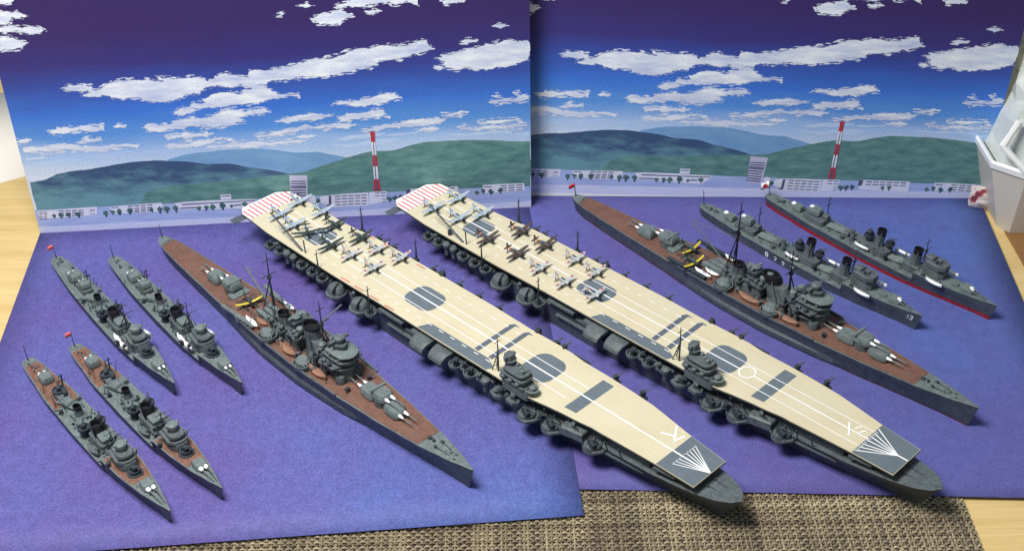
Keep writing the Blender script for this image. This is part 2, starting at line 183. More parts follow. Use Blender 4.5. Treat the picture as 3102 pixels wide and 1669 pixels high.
BLDGS=[{'o':[(0.019,0.163),(0.143,0.165),(0.321,0.172),(0.383,0.173),(0.374,0.117),(0.303,0.109),(0.081,0.106),(0.018,0.107)],'b':[[(0.026,0.156),(0.048,0.156),(0.047,0.15),(0.025,0.15)],[(0.053,0.156),(0.075,0.155),(0.074,0.15),(0.052,0.15)],[(0.023,0.142),(0.045,0.141),(0.043,0.136),(0.021,0.136)],[(0.05,0.141),(0.072,0.141),(0.071,0.135),(0.049,0.135)],[(0.019,0.125),(0.041,0.125),(0.04,0.119),(0.018,0.119)],[(0.047,0.125),(0.069,0.125),(0.067,0.119),(0.045,0.119)],[(0.016,0.11),(0.038,0.11),(0.037,0.104),(0.015,0.104)],[(0.043,0.11),(0.066,0.109),(0.064,0.104),(0.042,0.104)],[(0.147,0.158),(0.179,0.158),(0.178,0.151),(0.146,0.151)],[(0.187,0.158),(0.219,0.157),(0.218,0.15),(0.186,0.151)],[(0.227,0.157),(0.259,0.157),(0.258,0.15),(0.226,0.15)],[(0.267,0.157),(0.299,0.156),(0.298,0.149),(0.266,0.149)],[(0.144,0.141),(0.176,0.14),(0.174,0.133),(0.142,0.134)],[(0.184,0.14),(0.216,0.14),(0.214,0.132),(0.182,0.133)],[(0.224,0.14),(0.256,0.139),(0.254,0.132),(0.222,0.132)],[(0.264,0.139),(0.296,0.138),(0.294,0.131),(0.262,0.132)],[(0.14,0.124),(0.172,0.123),(0.171,0.116),(0.139,0.116)],[(0.18,0.123),(0.212,0.123),(0.211,0.115),(0.179,0.116)],[(0.22,0.122),(0.252,0.122),(0.251,0.115),(0.219,0.115)],[(0.26,0.122),(0.292,0.121),(0.291,0.114),(0.259,0.115)],[(0.337,0.156),(0.351,0.156),(0.35,0.151),(0.337,0.152)],[(0.354,0.156),(0.367,0.156),(0.366,0.151),(0.353,0.151)],[(0.336,0.147),(0.349,0.146),(0.348,0.142),(0.335,0.142)],[(0.352,0.146),(0.365,0.146),(0.364,0.141),(0.351,0.141)],[(0.332,0.127),(0.345,0.126),(0.344,0.122),(0.331,0.122)],[(0.348,0.126),(0.361,0.126),(0.361,0.121),(0.347,0.122)]],'d':[]},{'o':[(0.461,0.168),(0.564,0.172),(0.782,0.178),(0.787,0.158),(0.754,0.113),(0.598,0.11),(0.46,0.117)],'b':[[(0.469,0.163),(0.489,0.163),(0.487,0.157),(0.467,0.156)],[(0.494,0.163),(0.514,0.164),(0.513,0.158),(0.492,0.157)],[(0.575,0.167),(0.606,0.167),(0.605,0.16),(0.573,0.159)],[(0.614,0.167),(0.646,0.167),(0.644,0.16),(0.613,0.16)],[(0.654,0.167),(0.685,0.168),(0.684,0.16),(0.652,0.16)],[(0.693,0.168),(0.725,0.168),(0.724,0.161),(0.692,0.16)],[(0.571,0.148),(0.603,0.148),(0.602,0.141),(0.57,0.141)],[(0.611,0.149),(0.643,0.149),(0.641,0.142),(0.61,0.141)],[(0.65,0.149),(0.682,0.149),(0.681,0.142),(0.649,0.142)],[(0.69,0.149),(0.722,0.15),(0.721,0.142),(0.689,0.142)],[(0.569,0.135),(0.601,0.135),(0.599,0.128),(0.568,0.128)],[(0.609,0.135),(0.64,0.136),(0.639,0.128),(0.607,0.128)],[(0.648,0.136),(0.68,0.136),(0.679,0.129),(0.647,0.129)],[(0.688,0.136),(0.72,0.136),(0.718,0.129),(0.687,0.129)],[(0.567,0.123),(0.599,0.123),(0.597,0.116),(0.565,0.116)],[(0.606,0.124),(0.638,0.124),(0.637,0.117),(0.605,0.116)],[(0.646,0.124),(0.678,0.124),(0.677,0.117),(0.645,0.117)],[(0.686,0.124),(0.718,0.125),(0.716,0.117),(0.685,0.117)]],'d':[]},{'o':[(0.861,0.169),(0.931,0.175),(1.151,0.175),(1.365,0.168),(1.364,0.155),(1.301,0.102),(0.889,0.118)],'b':[[(0.907,0.16),(1.359,0.161),(1.358,0.155),(0.905,0.152)],[(0.891,0.133),(1.025,0.133),(1.024,0.125),(0.89,0.125)],[(1.215,0.134),(1.272,0.135),(1.27,0.127),(1.214,0.126)]],'d':[]},{'o':[(1.151,0.213),(1.218,0.214),(1.216,0.177),(1.152,0.178)],'b':[[(1.155,0.204),(1.214,0.205),(1.213,0.198),(1.154,0.197)]],'d':[]},{'o':[(1.593,0.327),(1.704,0.32),(1.689,0.123),(1.59,0.129)],'b':[[(1.599,0.287),(1.645,0.284),(1.644,0.276),(1.598,0.279)],[(1.647,0.284),(1.693,0.281),(1.692,0.273),(1.646,0.276)],[(1.597,0.27),(1.644,0.267),(1.643,0.259),(1.596,0.261)],[(1.645,0.267),(1.691,0.264),(1.691,0.256),(1.644,0.258)],[(1.595,0.253),(1.642,0.25),(1.641,0.241),(1.594,0.244)],[(1.643,0.25),(1.69,0.247),(1.689,0.238),(1.642,0.241)],[(1.594,0.242),(1.641,0.239),(1.64,0.23),(1.593,0.233)],[(1.642,0.239),(1.689,0.236),(1.688,0.227),(1.641,0.23)],[(1.592,0.223),(1.639,0.22),(1.638,0.211),(1.591,0.214)],[(1.64,0.22),(1.687,0.217),(1.686,0.209),(1.639,0.211)],[(1.59,0.204),(1.637,0.201),(1.636,0.193),(1.589,0.195)],[(1.638,0.201),(1.685,0.198),(1.684,0.19),(1.637,0.192)],[(1.588,0.185),(1.635,0.182),(1.634,0.174),(1.587,0.177)],[(1.636,0.182),(1.683,0.179),(1.682,0.171),(1.635,0.174)],[(1.586,0.168),(1.633,0.165),(1.632,0.156),(1.585,0.159)],[(1.634,0.165),(1.681,0.162),(1.68,0.153),(1.633,0.156)],[(1.584,0.15),(1.631,0.147),(1.63,0.139),(1.583,0.142)],[(1.632,0.147),(1.679,0.144),(1.678,0.136),(1.631,0.139)]],'d':[]},{'o':[(1.701,0.17),(1.71,0.178),(1.736,0.172),(1.743,0.144),(1.738,0.12),(1.699,0.11)],'b':[],'d':[]},{'o':[(1.77,0.162),(1.823,0.167),(1.959,0.174),(2.071,0.173),(2.07,0.075),(1.829,0.078),(1.768,0.114)],'b':[[(1.863,0.16),(1.896,0.16),(1.896,0.153),(1.863,0.154)],[(1.904,0.16),(1.937,0.159),(1.937,0.153),(1.904,0.153)],[(1.946,0.159),(1.979,0.158),(1.978,0.152),(1.945,0.153)],[(1.987,0.158),(2.02,0.158),(2.02,0.151),(1.986,0.152)],[(2.028,0.158),(2.061,0.157),(2.061,0.151),(2.028,0.151)],[(1.861,0.14),(1.894,0.14),(1.894,0.133),(1.861,0.134)],[(1.903,0.14),(1.936,0.139),(1.935,0.133),(1.902,0.133)],[(1.944,0.139),(1.977,0.139),(1.977,0.132),(1.943,0.133)],[(1.985,0.138),(2.018,0.138),(2.018,0.132),(1.985,0.132)],[(2.027,0.138),(2.06,0.137),(2.059,0.131),(2.026,0.131)],[(1.86,0.119),(1.893,0.118),(1.892,0.112),(1.859,0.112)],[(1.901,0.118),(1.934,0.118),(1.933,0.111),(1.9,0.112)],[(1.942,0.118),(1.975,0.117),(1.975,0.111),(1.942,0.111)],[(1.984,0.117),(2.017,0.116),(2.016,0.11),(1.983,0.111)],[(2.025,0.116),(2.058,0.116),(2.058,0.109),(2.024,0.11)],[(1.858,0.098),(1.891,0.098),(1.89,0.091),(1.857,0.092)],[(1.899,0.097),(1.932,0.097),(1.932,0.09),(1.898,0.091)],[(1.94,0.097),(1.974,0.096),(1.973,0.09),(1.94,0.09)],[(1.982,0.096),(2.015,0.096),(2.015,0.089),(1.981,0.09)],[(2.023,0.095),(2.057,0.095),(2.056,0.089),(2.023,0.089)],[(1.823,0.164),(1.838,0.165),(1.833,0.086),(1.808,0.086),(1.8,0.098),(1.818,0.099)]],'d':[]},{'o':[(2.078,0.175),(2.19,0.176),(2.177,0.097),(2.074,0.079)],'b':[[(2.115,0.169),(2.144,0.168),(2.144,0.162),(2.114,0.163)],[(2.152,0.168),(2.182,0.167),(2.181,0.161),(2.151,0.162)],[(2.113,0.148),(2.143,0.147),(2.142,0.142),(2.113,0.142)],[(2.15,0.147),(2.18,0.146),(2.18,0.141),(2.15,0.141)],[(2.155,0.122),(2.18,0.121),(2.179,0.117),(2.155,0.117)],[(2.154,0.102),(2.178,0.101),(2.178,0.097),(2.154,0.097)]],'d':[]},{'o':[(2.311,0.179),(2.339,0.183),(2.639,0.184),(2.643,0.104),(2.321,0.108)],'b':[[(2.311,0.179),(2.339,0.181),(2.334,0.139),(2.31,0.138)],[(2.359,0.173),(2.395,0.174),(2.394,0.167),(2.359,0.166)],[(2.404,0.174),(2.439,0.174),(2.439,0.167),(2.403,0.167)],[(2.448,0.174),(2.483,0.174),(2.483,0.167),(2.448,0.167)],[(2.492,0.175),(2.528,0.175),(2.527,0.168),(2.492,0.167)],[(2.536,0.175),(2.572,0.175),(2.572,0.168),(2.536,0.168)],[(2.581,0.175),(2.616,0.176),(2.616,0.168),(2.581,0.168)],[(2.358,0.153),(2.394,0.154),(2.393,0.147),(2.358,0.146)],[(2.403,0.154),(2.438,0.154),(2.438,0.147),(2.402,0.147)],[(2.447,0.154),(2.482,0.155),(2.482,0.147),(2.446,0.147)],[(2.491,0.155),(2.527,0.155),(2.526,0.148),(2.491,0.147)],[(2.536,0.155),(2.571,0.155),(2.571,0.148),(2.535,0.148)],[(2.58,0.155),(2.616,0.156),(2.615,0.149),(2.58,0.148)]],'d':[]},{'o':[(2.796,0.182),(2.878,0.185),(3.06,0.18),(3.063,0.124),(2.877,0.121),(2.798,0.122)],'b':[[(2.803,0.172),(2.852,0.171),(2.852,0.165),(2.803,0.166)],[(2.909,0.174),(2.949,0.173),(2.949,0.166),(2.909,0.167)],[(2.959,0.173),(2.999,0.173),(2.999,0.165),(2.959,0.166)],[(3.009,0.172),(3.05,0.172),(3.05,0.165),(3.009,0.165)],[(2.909,0.156),(2.949,0.156),(2.949,0.149),(2.908,0.149)],[(2.959,0.156),(2.999,0.155),(2.999,0.148),(2.959,0.148)],[(3.009,0.155),(3.049,0.154),(3.049,0.147),(3.009,0.148)],[(2.908,0.139),(2.948,0.138),(2.948,0.131),(2.908,0.132)],[(2.959,0.138),(2.999,0.137),(2.999,0.13),(2.958,0.131)],[(3.009,0.137),(3.049,0.137),(3.049,0.129),(3.009,0.13)]],'d':[]}]
TREES=[(2.757,0.133,0.017),(2.798,0.142,0.019),(2.846,0.135,0.021),(2.908,0.14,0.021),(2.203,0.119,0.021),(2.237,0.121,0.021),(2.275,0.127,0.021),(1.751,0.135,0.019),(2.473,0.13,0.017),(2.514,0.132,0.019),(0.11,0.124,0.017),(0.152,0.128,0.021),(0.202,0.128,0.02),(0.26,0.129,0.024),(0.428,0.124,0.023),(0.471,0.131,0.019),(0.513,0.132,0.024),(0.577,0.135,0.024),(0.716,0.132,0.017),(0.763,0.129,0.024),(0.807,0.13,0.025),(0.863,0.13,0.025),(1.008,0.127,0.017),(1.05,0.128,0.021),(1.092,0.129,0.023),(1.154,0.135,0.027),(1.209,0.128,0.012),(1.294,0.136,0.02)]
TOWER={'red':[[(2.11,0.602),(2.134,0.608),(2.154,0.601),(2.148,0.574),(2.149,0.532),(2.112,0.534),(2.118,0.572)],[(2.115,0.441),(2.154,0.439),(2.15,0.359),(2.111,0.362)],[(2.112,0.268),(2.155,0.267),(2.162,0.183),(2.102,0.184)]],'white':[[(2.115,0.534),(2.149,0.532),(2.151,0.439),(2.117,0.441)],[(2.114,0.361),(2.151,0.359),(2.15,0.266),(2.114,0.268)]],'dark':[[(2.131,0.533),(2.137,0.533),(2.136,0.44),(2.128,0.44)],[(2.126,0.361),(2.135,0.36),(2.134,0.267),(2.125,0.268)],[(2.128,0.438),(2.137,0.437),(2.133,0.36),(2.123,0.361)],[(2.128,0.255),(2.138,0.254),(2.138,0.187),(2.119,0.188)]]}
# ------------------------------------------------------------------ setting: table, mat, sea sheets
def wood_mat(name, c0, c1, c2):
    T = NT(name); tc = T.n('ShaderNodeTexCoord').outputs['Object']
    v = mapping(T, tc, (.55, 7, 1)); a = T.noise(v, 1.6, 6, .6); v2 = mapping(T, tc, (2.2, 60, 1)); f = T.noise(v2, 1.2, 3)
    col = T.ramp(a, [(.28, lin(c0)), (.5, lin(c1)), (.72, lin(c2))])
    col = T.mix(.3, col, T.ramp(f, [(.35, sc(lin(c1), .78)), (.62, sc(lin(c1), 1.16))]))
    T.l(col, T.b.inputs['Base Color']); T.b.inputs['Roughness'].default_value = .42; T.b.inputs['Specular IOR Level'].default_value = .4
    T.bump(f, .06, .01); return T.m
TABLE = wood_mat('pale_oak_veneer', (204, 170, 108), (222, 193, 132), (230, 206, 152))
BOARD = wood_mat('brown_board_veneer', (120, 88, 52), (146, 108, 66), (160, 122, 78))
tb = MB().box((0, 7.5, -.149), (17, 15, .25), 0, .05).build('table', TABLE); tag(tb, 'pale wooden table top under the paper sheets', None, None, 'structure')
mat = empty('placemat', (0, 0, -.0235), 0, 'woven beige and brown placemat showing along the front edge under the blue sheets', 'placemat')
T = NT('placemat_backing'); T.b.inputs['Base Color'].default_value = lin((70, 58, 52)); T.b.inputs['Roughness'].default_value = .9; BACK = T.m
MB().box((-.03, 5.4, -.0), (4.36, 2.9, .003)).build('backing', BACK, mat)
def strand_mat(name, stops):
    T = NT(name); r = T.n('ShaderNodeObjectInfo').outputs['Random']; tc = T.n('ShaderNodeTexCoord').outputs['Object']
    col = T.ramp(r, stops); T.t.nodes[-1].color_ramp.interpolation = 'LINEAR'
    f = T.noise(tc, 9, 2); g = T.noise(tc, 60, 2)
    col = T.mix(1.0, col, T.ramp(f, [(.3, (.72, .72, .72, 1)), (.7, (1.15, 1.13, 1.1, 1))]), 'MULTIPLY')
    col = T.mix(1.0, col, T.ramp(g, [(.3, (.75, .75, .75, 1)), (.7, (1.12, 1.12, 1.12, 1))]), 'MULTIPLY')
    ps = T.n('ShaderNodeNewGeometry').outputs['Position']; h = T.noise(ps, 3.2, 3)
    col = T.mix(1.0, col, T.ramp(h, [(.34, (.68, .66, .66, 1)), (.64, (1.08, 1.08, 1.06, 1))]), 'MULTIPLY')
    T.l(col, T.b.inputs['Base Color']); T.b.inputs['Roughness'].default_value = .5; return T.m
WEFT = strand_mat('weft_vinyl', [(0, lin((120, 106, 90))), (.25, lin((178, 164, 132))), (.6, lin((190, 178, 146))), (1, lin((136, 122, 102)))])
WARP = strand_mat('warp_vinyl', [(0, lin((84, 73, 64))), (.4, lin((112, 98, 84))), (.6, lin((158, 144, 116))), (1, lin((178, 164, 134)))])
PX, PY = .0215, .0185      # strand pitch across and along
def strand(along, n, pitch, w, phase, amp, step=4):
    m = MB(); rings = []
    for i in range(n * step + 1):
        t = i / step; z = .0105 + amp * cos(pi * (t + phase)); p = t * pitch
        if along == 'x': rings.append([(p, -w, z - .003), (p, 0, z + .003), (p, w, z - .003)])
        else: rings.append([(-w, p, z - .002), (0, p, z + .003), (w, p, z - .002)])
    m.loft(rings, False, False, False); return m
X0, X1, Y0, Y1 = -2.2, 2.15, 4.02, 4.76
NW = int((X1 - X0) / PX); NF = int((Y1 - Y0) / PY)
proto = {}
for i in range(NF):
    ph = i % 2
    if ('f', ph) not in proto: o = strand('x', NW, PX, .0060, ph, .0055).build('weft_strand', WEFT, mat); proto['f', ph] = o
    else: o = proto['f', ph].copy(); COL.objects.link(o)
    o.location = (X0 + random.uniform(-.004, .004), Y0 + i * PY + random.uniform(-.0022, .0022), random.uniform(-.0006, .0006)); o.scale = (1, random.uniform(.8, 1.25), 1)
for j in range(NW + 1):
    ph = (j + 1) % 2
    if ('w', ph) not in proto: o = strand('y', NF, PY, .0048, ph, .005).build('warp_strand', WARP, mat); proto['w', ph] = o
    else: o = proto['w', ph].copy(); COL.objects.link(o)
    o.location = (X0 + j * PX + random.uniform(-.0028, .0028), Y0, random.uniform(-.0006, .0006)); o.scale = (random.uniform(.7, 1.3), 1, 1)
def sea_mat(name, focus, inv):
    T = NT(name); tc = T.n('ShaderNodeTexCoord').outputs['Object']
    big = T.noise(tc, 1.1, 4, .6); mid = T.noise(tc, 16, 3); fin = T.noise(tc, 120, 2, .7)
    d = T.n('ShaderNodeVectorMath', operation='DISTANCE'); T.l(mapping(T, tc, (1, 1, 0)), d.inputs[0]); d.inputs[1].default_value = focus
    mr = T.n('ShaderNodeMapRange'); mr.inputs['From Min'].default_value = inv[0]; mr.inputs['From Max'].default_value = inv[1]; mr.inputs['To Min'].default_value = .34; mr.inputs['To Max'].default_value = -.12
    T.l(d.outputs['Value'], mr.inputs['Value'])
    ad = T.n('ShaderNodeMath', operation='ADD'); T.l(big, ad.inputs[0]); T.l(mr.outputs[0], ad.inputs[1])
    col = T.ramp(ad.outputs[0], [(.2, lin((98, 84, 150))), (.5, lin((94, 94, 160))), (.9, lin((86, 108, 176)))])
    col = T.mix(.5, col, T.mix(1.0, col, T.ramp(mid, [(.3, (.82, .80, .84, 1)), (.7, (1.18, 1.18, 1.14, 1))]), 'MULTIPLY'))
    col = T.mix(1.0, col, T.ramp(fin, [(.3, (.66, .66, .7, 1)), (.7, (1.33, 1.33, 1.26, 1))]), 'MULTIPLY')
    T.l(col, T.b.inputs['Base Color']); T.b.inputs['Roughness'].default_value = .6; T.b.inputs['Specular IOR Level'].default_value = .25
    T.bump(fin, .05, .004); return T.m
GLARE = paint('white_table_glare', (238, 232, 222), .8, .02, 4, 0)  # off-white standing in for light reflected off the table top
def sheet(name, quad, z, m, label):
    n = 14; vs = []; fs = []
    a, b, c, d = [Vector(q) for q in quad]
    for i in range(n + 1):
        for j in range(n + 1):
            u, v = i / n, j / n; p = a * (1 - u) * (1 - v) + b * u * (1 - v) + c * u * v + d * (1 - u) * v
            vs.append((p.x, p.y, z))
    for i in range(n):
        for j in range(n): k = i * (n + 1) + j; fs.append((k, k + n + 1, k + n + 2, k + 1))
    M_ = MB(); M_.add(vs, fs); o = M_.build(name, m)
    s = o.modifiers.new('thickness', 'SOLIDIFY'); s.thickness = .0028; s.offset = -1
    return tag(o, label, 'paper sheet', 'printed sea sheets')
sheet('sea_sheet', [(-.02, 7.42), (-.1, 4.70), (2.83, 4.548), (3.017, 7.268)], .0005, sea_mat('printed_sea_right', (3.1, 6.6, 0), (.2, 2.6)), 'blue purple printed sea sheet on the right, under the carrier with the white circle')
sheet('sea_sheet', [(-2.968, 7.03), (-2.752, 4.268), (.322, 4.499), (.118, 7.238)], .0045, sea_mat('printed_sea_left', (.1, 4.4, 0), (.1, 1.6)), 'blue purple printed sea sheet on the left, lapping over the edge of the other one')
# ------------------------------------------------------------------ printed backdrop cards
def card_sky():
    T = NT('printed_sky'); uv = T.n('ShaderNodeUVMap'); uv.uv_map = 'uv'
    sp = T.n('ShaderNodeSeparateXYZ'); T.l(uv.outputs[0], sp.inputs[0])
    n1 = T.noise(mapping(T, uv.outputs[0], (1.2, 6, 1)), 1.5, 4); g = T.noise(uv.outputs[0], 110, 2, .7)
    m = T.n('ShaderNodeMath', operation='MULTIPLY_ADD'); T.l(n1, m.inputs[0]); m.inputs[1].default_value = .12; T.l(sp.outputs['Y'], m.inputs[2])
    dv = T.n('ShaderNodeMath', operation='DIVIDE'); T.l(m.outputs[0], dv.inputs[0]); dv.inputs[1].default_value = 2.0
    col = T.ramp(dv.outputs[0], [(.235, lin((214, 228, 248))), (.30, lin((172, 202, 242))), (.365, lin((94, 152, 226))), (.44, lin((64, 120, 216))), (.52, lin((58, 84, 172))), (.6, lin((58, 54, 126))), (.7, lin((58, 44, 104))), (1, lin((52, 40, 90)))])
    col = T.mix(1.0, col, T.ramp(g, [(.3, (.8, .8, .82, 1)), (.7, (1.2, 1.2, 1.2, 1))]), 'MULTIPLY')
    T.l(col, T.b.inputs['Base Color']); T.b.inputs['Roughness'].default_value = .55; T.b.inputs['Specular IOR Level'].default_value = .25; return T.m
def print_mat(name, rgb0, rgb1, scale=(6, 14, 1), k=2.2, rough=.6, tscale=None):
    T = NT(name); uv = T.n('ShaderNodeUVMap'); uv.uv_map = 'uv'
    a = T.noise(mapping(T, uv.outputs[0], scale), k, 5, .62); g = T.noise(uv.outputs[0], 110, 2, .7)
    if tscale:
        sp = T.n('ShaderNodeSeparateXYZ'); T.l(uv.outputs[0], sp.inputs[0]); m = T.n('ShaderNodeMath', operation='MULTIPLY_ADD')
        T.l(sp.outputs['Y'], m.inputs[0]); m.inputs[1].default_value = tscale[0]; m.inputs[2].default_value = tscale[1]
        ad = T.n('ShaderNodeMath', operation='ADD'); T.l(m.outputs[0], ad.inputs[0]); T.l(a, ad.inputs[1]); a = ad.outputs[0]
    col = T.ramp(a, [(.32, lin(rgb0)), (.68, lin(rgb1))])
    col = T.mix(1.0, col, T.ramp(g, [(.3, (.88, .88, .9, 1)), (.7, (1.12, 1.12, 1.12, 1))]), 'MULTIPLY')
    T.l(col, T.b.inputs['Base Color']); T.b.inputs['Roughness'].default_value = rough; T.b.inputs['Specular IOR Level'].default_value = .2; return T.m
SKY = card_sky()
CLOUD = print_mat('printed_cloud_white', (184, 196, 232), (244, 250, 255), (2.2, 9, 1), 1.8)
HAZE = print_mat('printed_haze_cloud', (170, 202, 246), (208, 226, 250), (1.5, 9, 1), 1.6)
HILLB = print_mat('printed_far_hill', (112, 156, 206), (132, 174, 214), (3, 8, 1), 2)
HILLL = print_mat('printed_left_hill', (110, 156, 170), (64, 90, 126), (3, 8, 1), 2, .6, (1.9, -.62))
HILLR = print_mat('printed_right_hill', (78, 122, 124), (116, 158, 154), (4, 11, 1), 2.2)
LAND = print_mat('printed_shore', (161, 176, 228), (180, 198, 240), (2, 16, 1), 2)
LANDL = print_mat('printed_quay', (202, 210, 244), (218, 222, 248), (2, 16, 1), 2)
PWALL = print_mat('printed_wall', (214, 218, 242), (232, 236, 250), (4, 4, 1), 2)
PWALLG = print_mat('printed_office_wall', (188, 188, 220), (204, 206, 232), (4, 4, 1), 2)
PDARK = print_mat('printed_window', (84, 86, 122), (104, 104, 140), (8, 8, 1), 2)
PTREE = print_mat('printed_foliage', (58, 78, 98), (92, 132, 120), (14, 14, 1), 2)
PRED = print_mat('printed_red', (176, 52, 66), (198, 74, 84), (14, 14, 1), 2)
PWHT = print_mat('printed_tower_white', (222, 224, 242), (240, 240, 250), (14, 14, 1), 2)
T = NT('printed_cloud_fringe'); uv = T.n('ShaderNodeUVMap'); uv.uv_map = 'uv'
a = T.noise(mapping(T, uv.outputs[0], (7, 36, 1)), 2.6, 5, .65); tr = T.n('ShaderNodeBsdfTransparent'); mx = T.n('ShaderNodeMixShader')
T.l(T.ramp(a, [(.515, (0, 0, 0, 1)), (.52, (1, 1, 1, 1))]), mx.inputs[0]); T.l(tr.outputs[0], mx.inputs[1]); T.l(T.b.outputs[0], mx.inputs[2])
T.l(mx.outputs[0], T.t.nodes['Material Output'].inputs['Surface']); T.b.inputs['Base Color'].default_value = lin((218, 228, 248)); T.b.inputs['Roughness'].default_value = .6
FRINGE = T.m
def grow(P, dx, dy):
    cx = sum(p[0] for p in P) / len(P); cy = sum(p[1] for p in P) / len(P); Q = []
    for i, (x, y) in enumerate(P):
        a, b = P[i - 1], P[(i + 1) % len(P)]; tx, ty = b[0] - a[0], b[1] - a[1]; L = math.hypot(tx, ty) or 1
        Q.append((x, y, ty / L, -tx / L))
    s_ = sum(P[i][0] * P[(i + 1) % len(P)][1] - P[(i + 1) % len(P)][0] * P[i][1] for i in range(len(P)))
    k = 1 if s_ > 0 else -1
    return [(min(3.102, max(.001, x + nx * dx * k)), y + ny * dy * k) for x, y, nx, ny in Q]
CARDB = paint('card_back', (206, 190, 140), .8, .05, 3, 0)
def frac(P, amp, it, seed):
    R = random.Random(seed)
    for _ in range(it):
        Q = []
        for i, a in enumerate(P):
            b = P[(i + 1) % len(P)]; dx, dy = b[0] - a[0], b[1] - a[1]; k = R.uniform(-amp, amp)
            Q += [a, ((a[0] + b[0]) / 2 - dy * k, (a[1] + b[1]) / 2 + dx * k * .7)]
        P = Q
    return P
import numpy as np
def crosses(P):
    A = np.array(P); B = np.roll(A, -1, 0); n = len(A)
    def cr(o, a, b): return (a[..., 0] - o[..., 0]) * (b[..., 1] - o[..., 1]) - (a[..., 1] - o[..., 1]) * (b[..., 0] - o[..., 0])
    a, b, c, d = A[:, None], B[:, None], A[None], B[None]
    h = (cr(a, b, c) * cr(a, b, d) < 0) & (cr(c, d, a) * cr(c, d, b) < 0)
    i = np.arange(n); k = (i[:, None] - i[None]) % n
    return bool((h & (k > 1) & (k < n - 1)).any())
def rough(P, amp, it, seed):
    for _ in range(9):
        Q = frac(P, amp, it, seed)
        if not crosses(Q): return Q
        amp *= .72; seed += 1000
    return P
UVF = lambda co: (co[0], co[2])
def flat(name, polys, layer, m, parent):
    M_ = MB(); y = -.0105 - layer * .0006
    for P in polys: M_.add([(a, y, b) for a, b in P], [tuple(range(len(P)))])
    return M_.build(name, m, parent, False, UVF)
def card_body(parent, P):
    y0, y1 = -.0105, .0105; n = len(P)
    flat('printed_sky', [P], 0, SKY, parent)
    MB().loft([[(a, -.0101, b) for a, b in P], [(a, y1, b) for a, b in P]]).build('board', CARDB, parent, False)
def card_print(parent):
    for i, P in enumerate(FAINT): flat('printed_haze_cloud', [rough(P, .1, 2, 90 + i)], .4 + i % 4 * .15, HAZE, parent)
    for i, P in enumerate(CLOUDS): o = flat('printed_cloud', [rough(P, .2 if len(P) < 30 else .26, 3, i)], 1.3 + i % 6 * .1, CLOUD, parent); flat('cloud_fringe', [rough(grow(P, .02, .013), .22, 3, 200 + i)], 1.0 + i % 6 * .05, FRINGE, o)
    for i, (k, m) in enumerate((('back', HILLB), ('left', HILLL), ('right', HILLR))): flat('printed_hill', [frac(HILLS[k], .03, 2, 40 + i)], 2.1 + i * .35, m, parent)
    for i, b in enumerate(BLDGS):
        o = flat('printed_building', [b['o']], 4 + i % 2 * .5, PWALLG if i == 4 else PWALL, parent)
        if b['b']: flat('printed_windows', b['b'], 5, PDARK, o)['kind'] = 'stuff'
    for i, (a, t, r) in enumerate(TREES):
        R = random.Random(i); r *= .86; P = [(a + r * cos(q * pi / 4.5) * R.uniform(.55, 1.25), t + r * sin(q * pi / 4.5) * R.uniform(.5, 1.15)) for q in range(9)]
        flat('printed_tree', [frac(P, .2, 2, i), [(a - r * .4, t - r * .7), (a - r * .1, t - r * 1.5), (a + r * .14, t - r * 1.5), (a + r * .45, t - r * .7)]], 5.6 + i % 3 * .3, PTREE, parent)
    TW = {k: [[(2.124 + (x - 2.124) * .74, y) for x, y in P] for P in v] for k, v in TOWER.items()}
    tw = flat('printed_tower', [TW['white'][0]], 6.8, PWHT, parent)
    for i, P in enumerate(TW['red']): flat('printed_tower_band', [P], 6.9 + .1 * i, PRED, tw)
    flat('printed_tower_band', [TW['white'][1]], 6.85, PWHT, tw)
    for i, P in enumerate(TW['dark']): flat('printed_tower_strut', [P], 7.4 + .1 * i, PDARK, tw)
    return parent
LAx, LAy = -2.9663, 7.0312
cl = empty('backdrop_card', (LAx, LAy + .0105, .0048), math.atan2(.2085, 3.0965), 'printed sky card standing on the left, its right edge in front of the other card', 'backdrop', 'backdrop cards')
card_body(cl, [(0, 0), (3.103, 0), (3.103, 2.1), (0, 2.1)])
card_print(cl)
flat('printed_shore', [[(0, .045), (3.103, .045), (3.103, .155), (2.6, .166), (0, .17)]], 3.2, LAND, cl)
flat('printed_quay', [[(0, 0), (3.103, 0), (3.103, .045), (0, .045)]], 3.2, LANDL, cl)
cr = bpy.data.objects.new('backdrop_card', None); COL.objects.link(cr); cr.empty_display_size = .05
an, le, ro = -.04402, -.01357, -.04002
cr.matrix_world = Matrix.Translation((-.0584, 7.3995, .048)) @ Matrix.Rotation(an, 4, 'Z') @ Matrix.Rotation(-le, 4, 'X') @ Matrix.Rotation(-ro, 4, 'Y') @ Matrix.Scale(.9898, 4)
tag(cr, 'printed sky card standing on the right, with the whole pale office block in view', 'backdrop', 'backdrop cards')
T0 = lambda s: (-.0465 + .0396 * s) / .989
for ch in kids(cl):
    if ch.name.split('.')[0] in ('printed_sky', 'board', 'printed_shore', 'printed_quay'): continue
    copy_tree(ch, cr)
card_body(cr, [(0, T0(0)), (3.1, T0(3.1)), (3.1, 2.1), (0, 2.1)])
bd = lambda s: .045 + .0245 * s
flat('printed_shore', [[(0, bd(0)), (3.1, bd(3.1)), (3.1, .185), (2.6, .172), (0, .17)]], 3.2, LAND, cr)
flat('printed_quay', [[(0, T0(0) + .03), (1.5, T0(1.5)), (3.1, T0(3.1)), (3.1, bd(3.1)), (0, bd(0))]], 3.2, LANDL, cr)
flat('white_margin', [[(0, T0(0)), (1.5, T0(1.5)), (0, T0(0) + .03)]], 3.2, WHITE, cr)
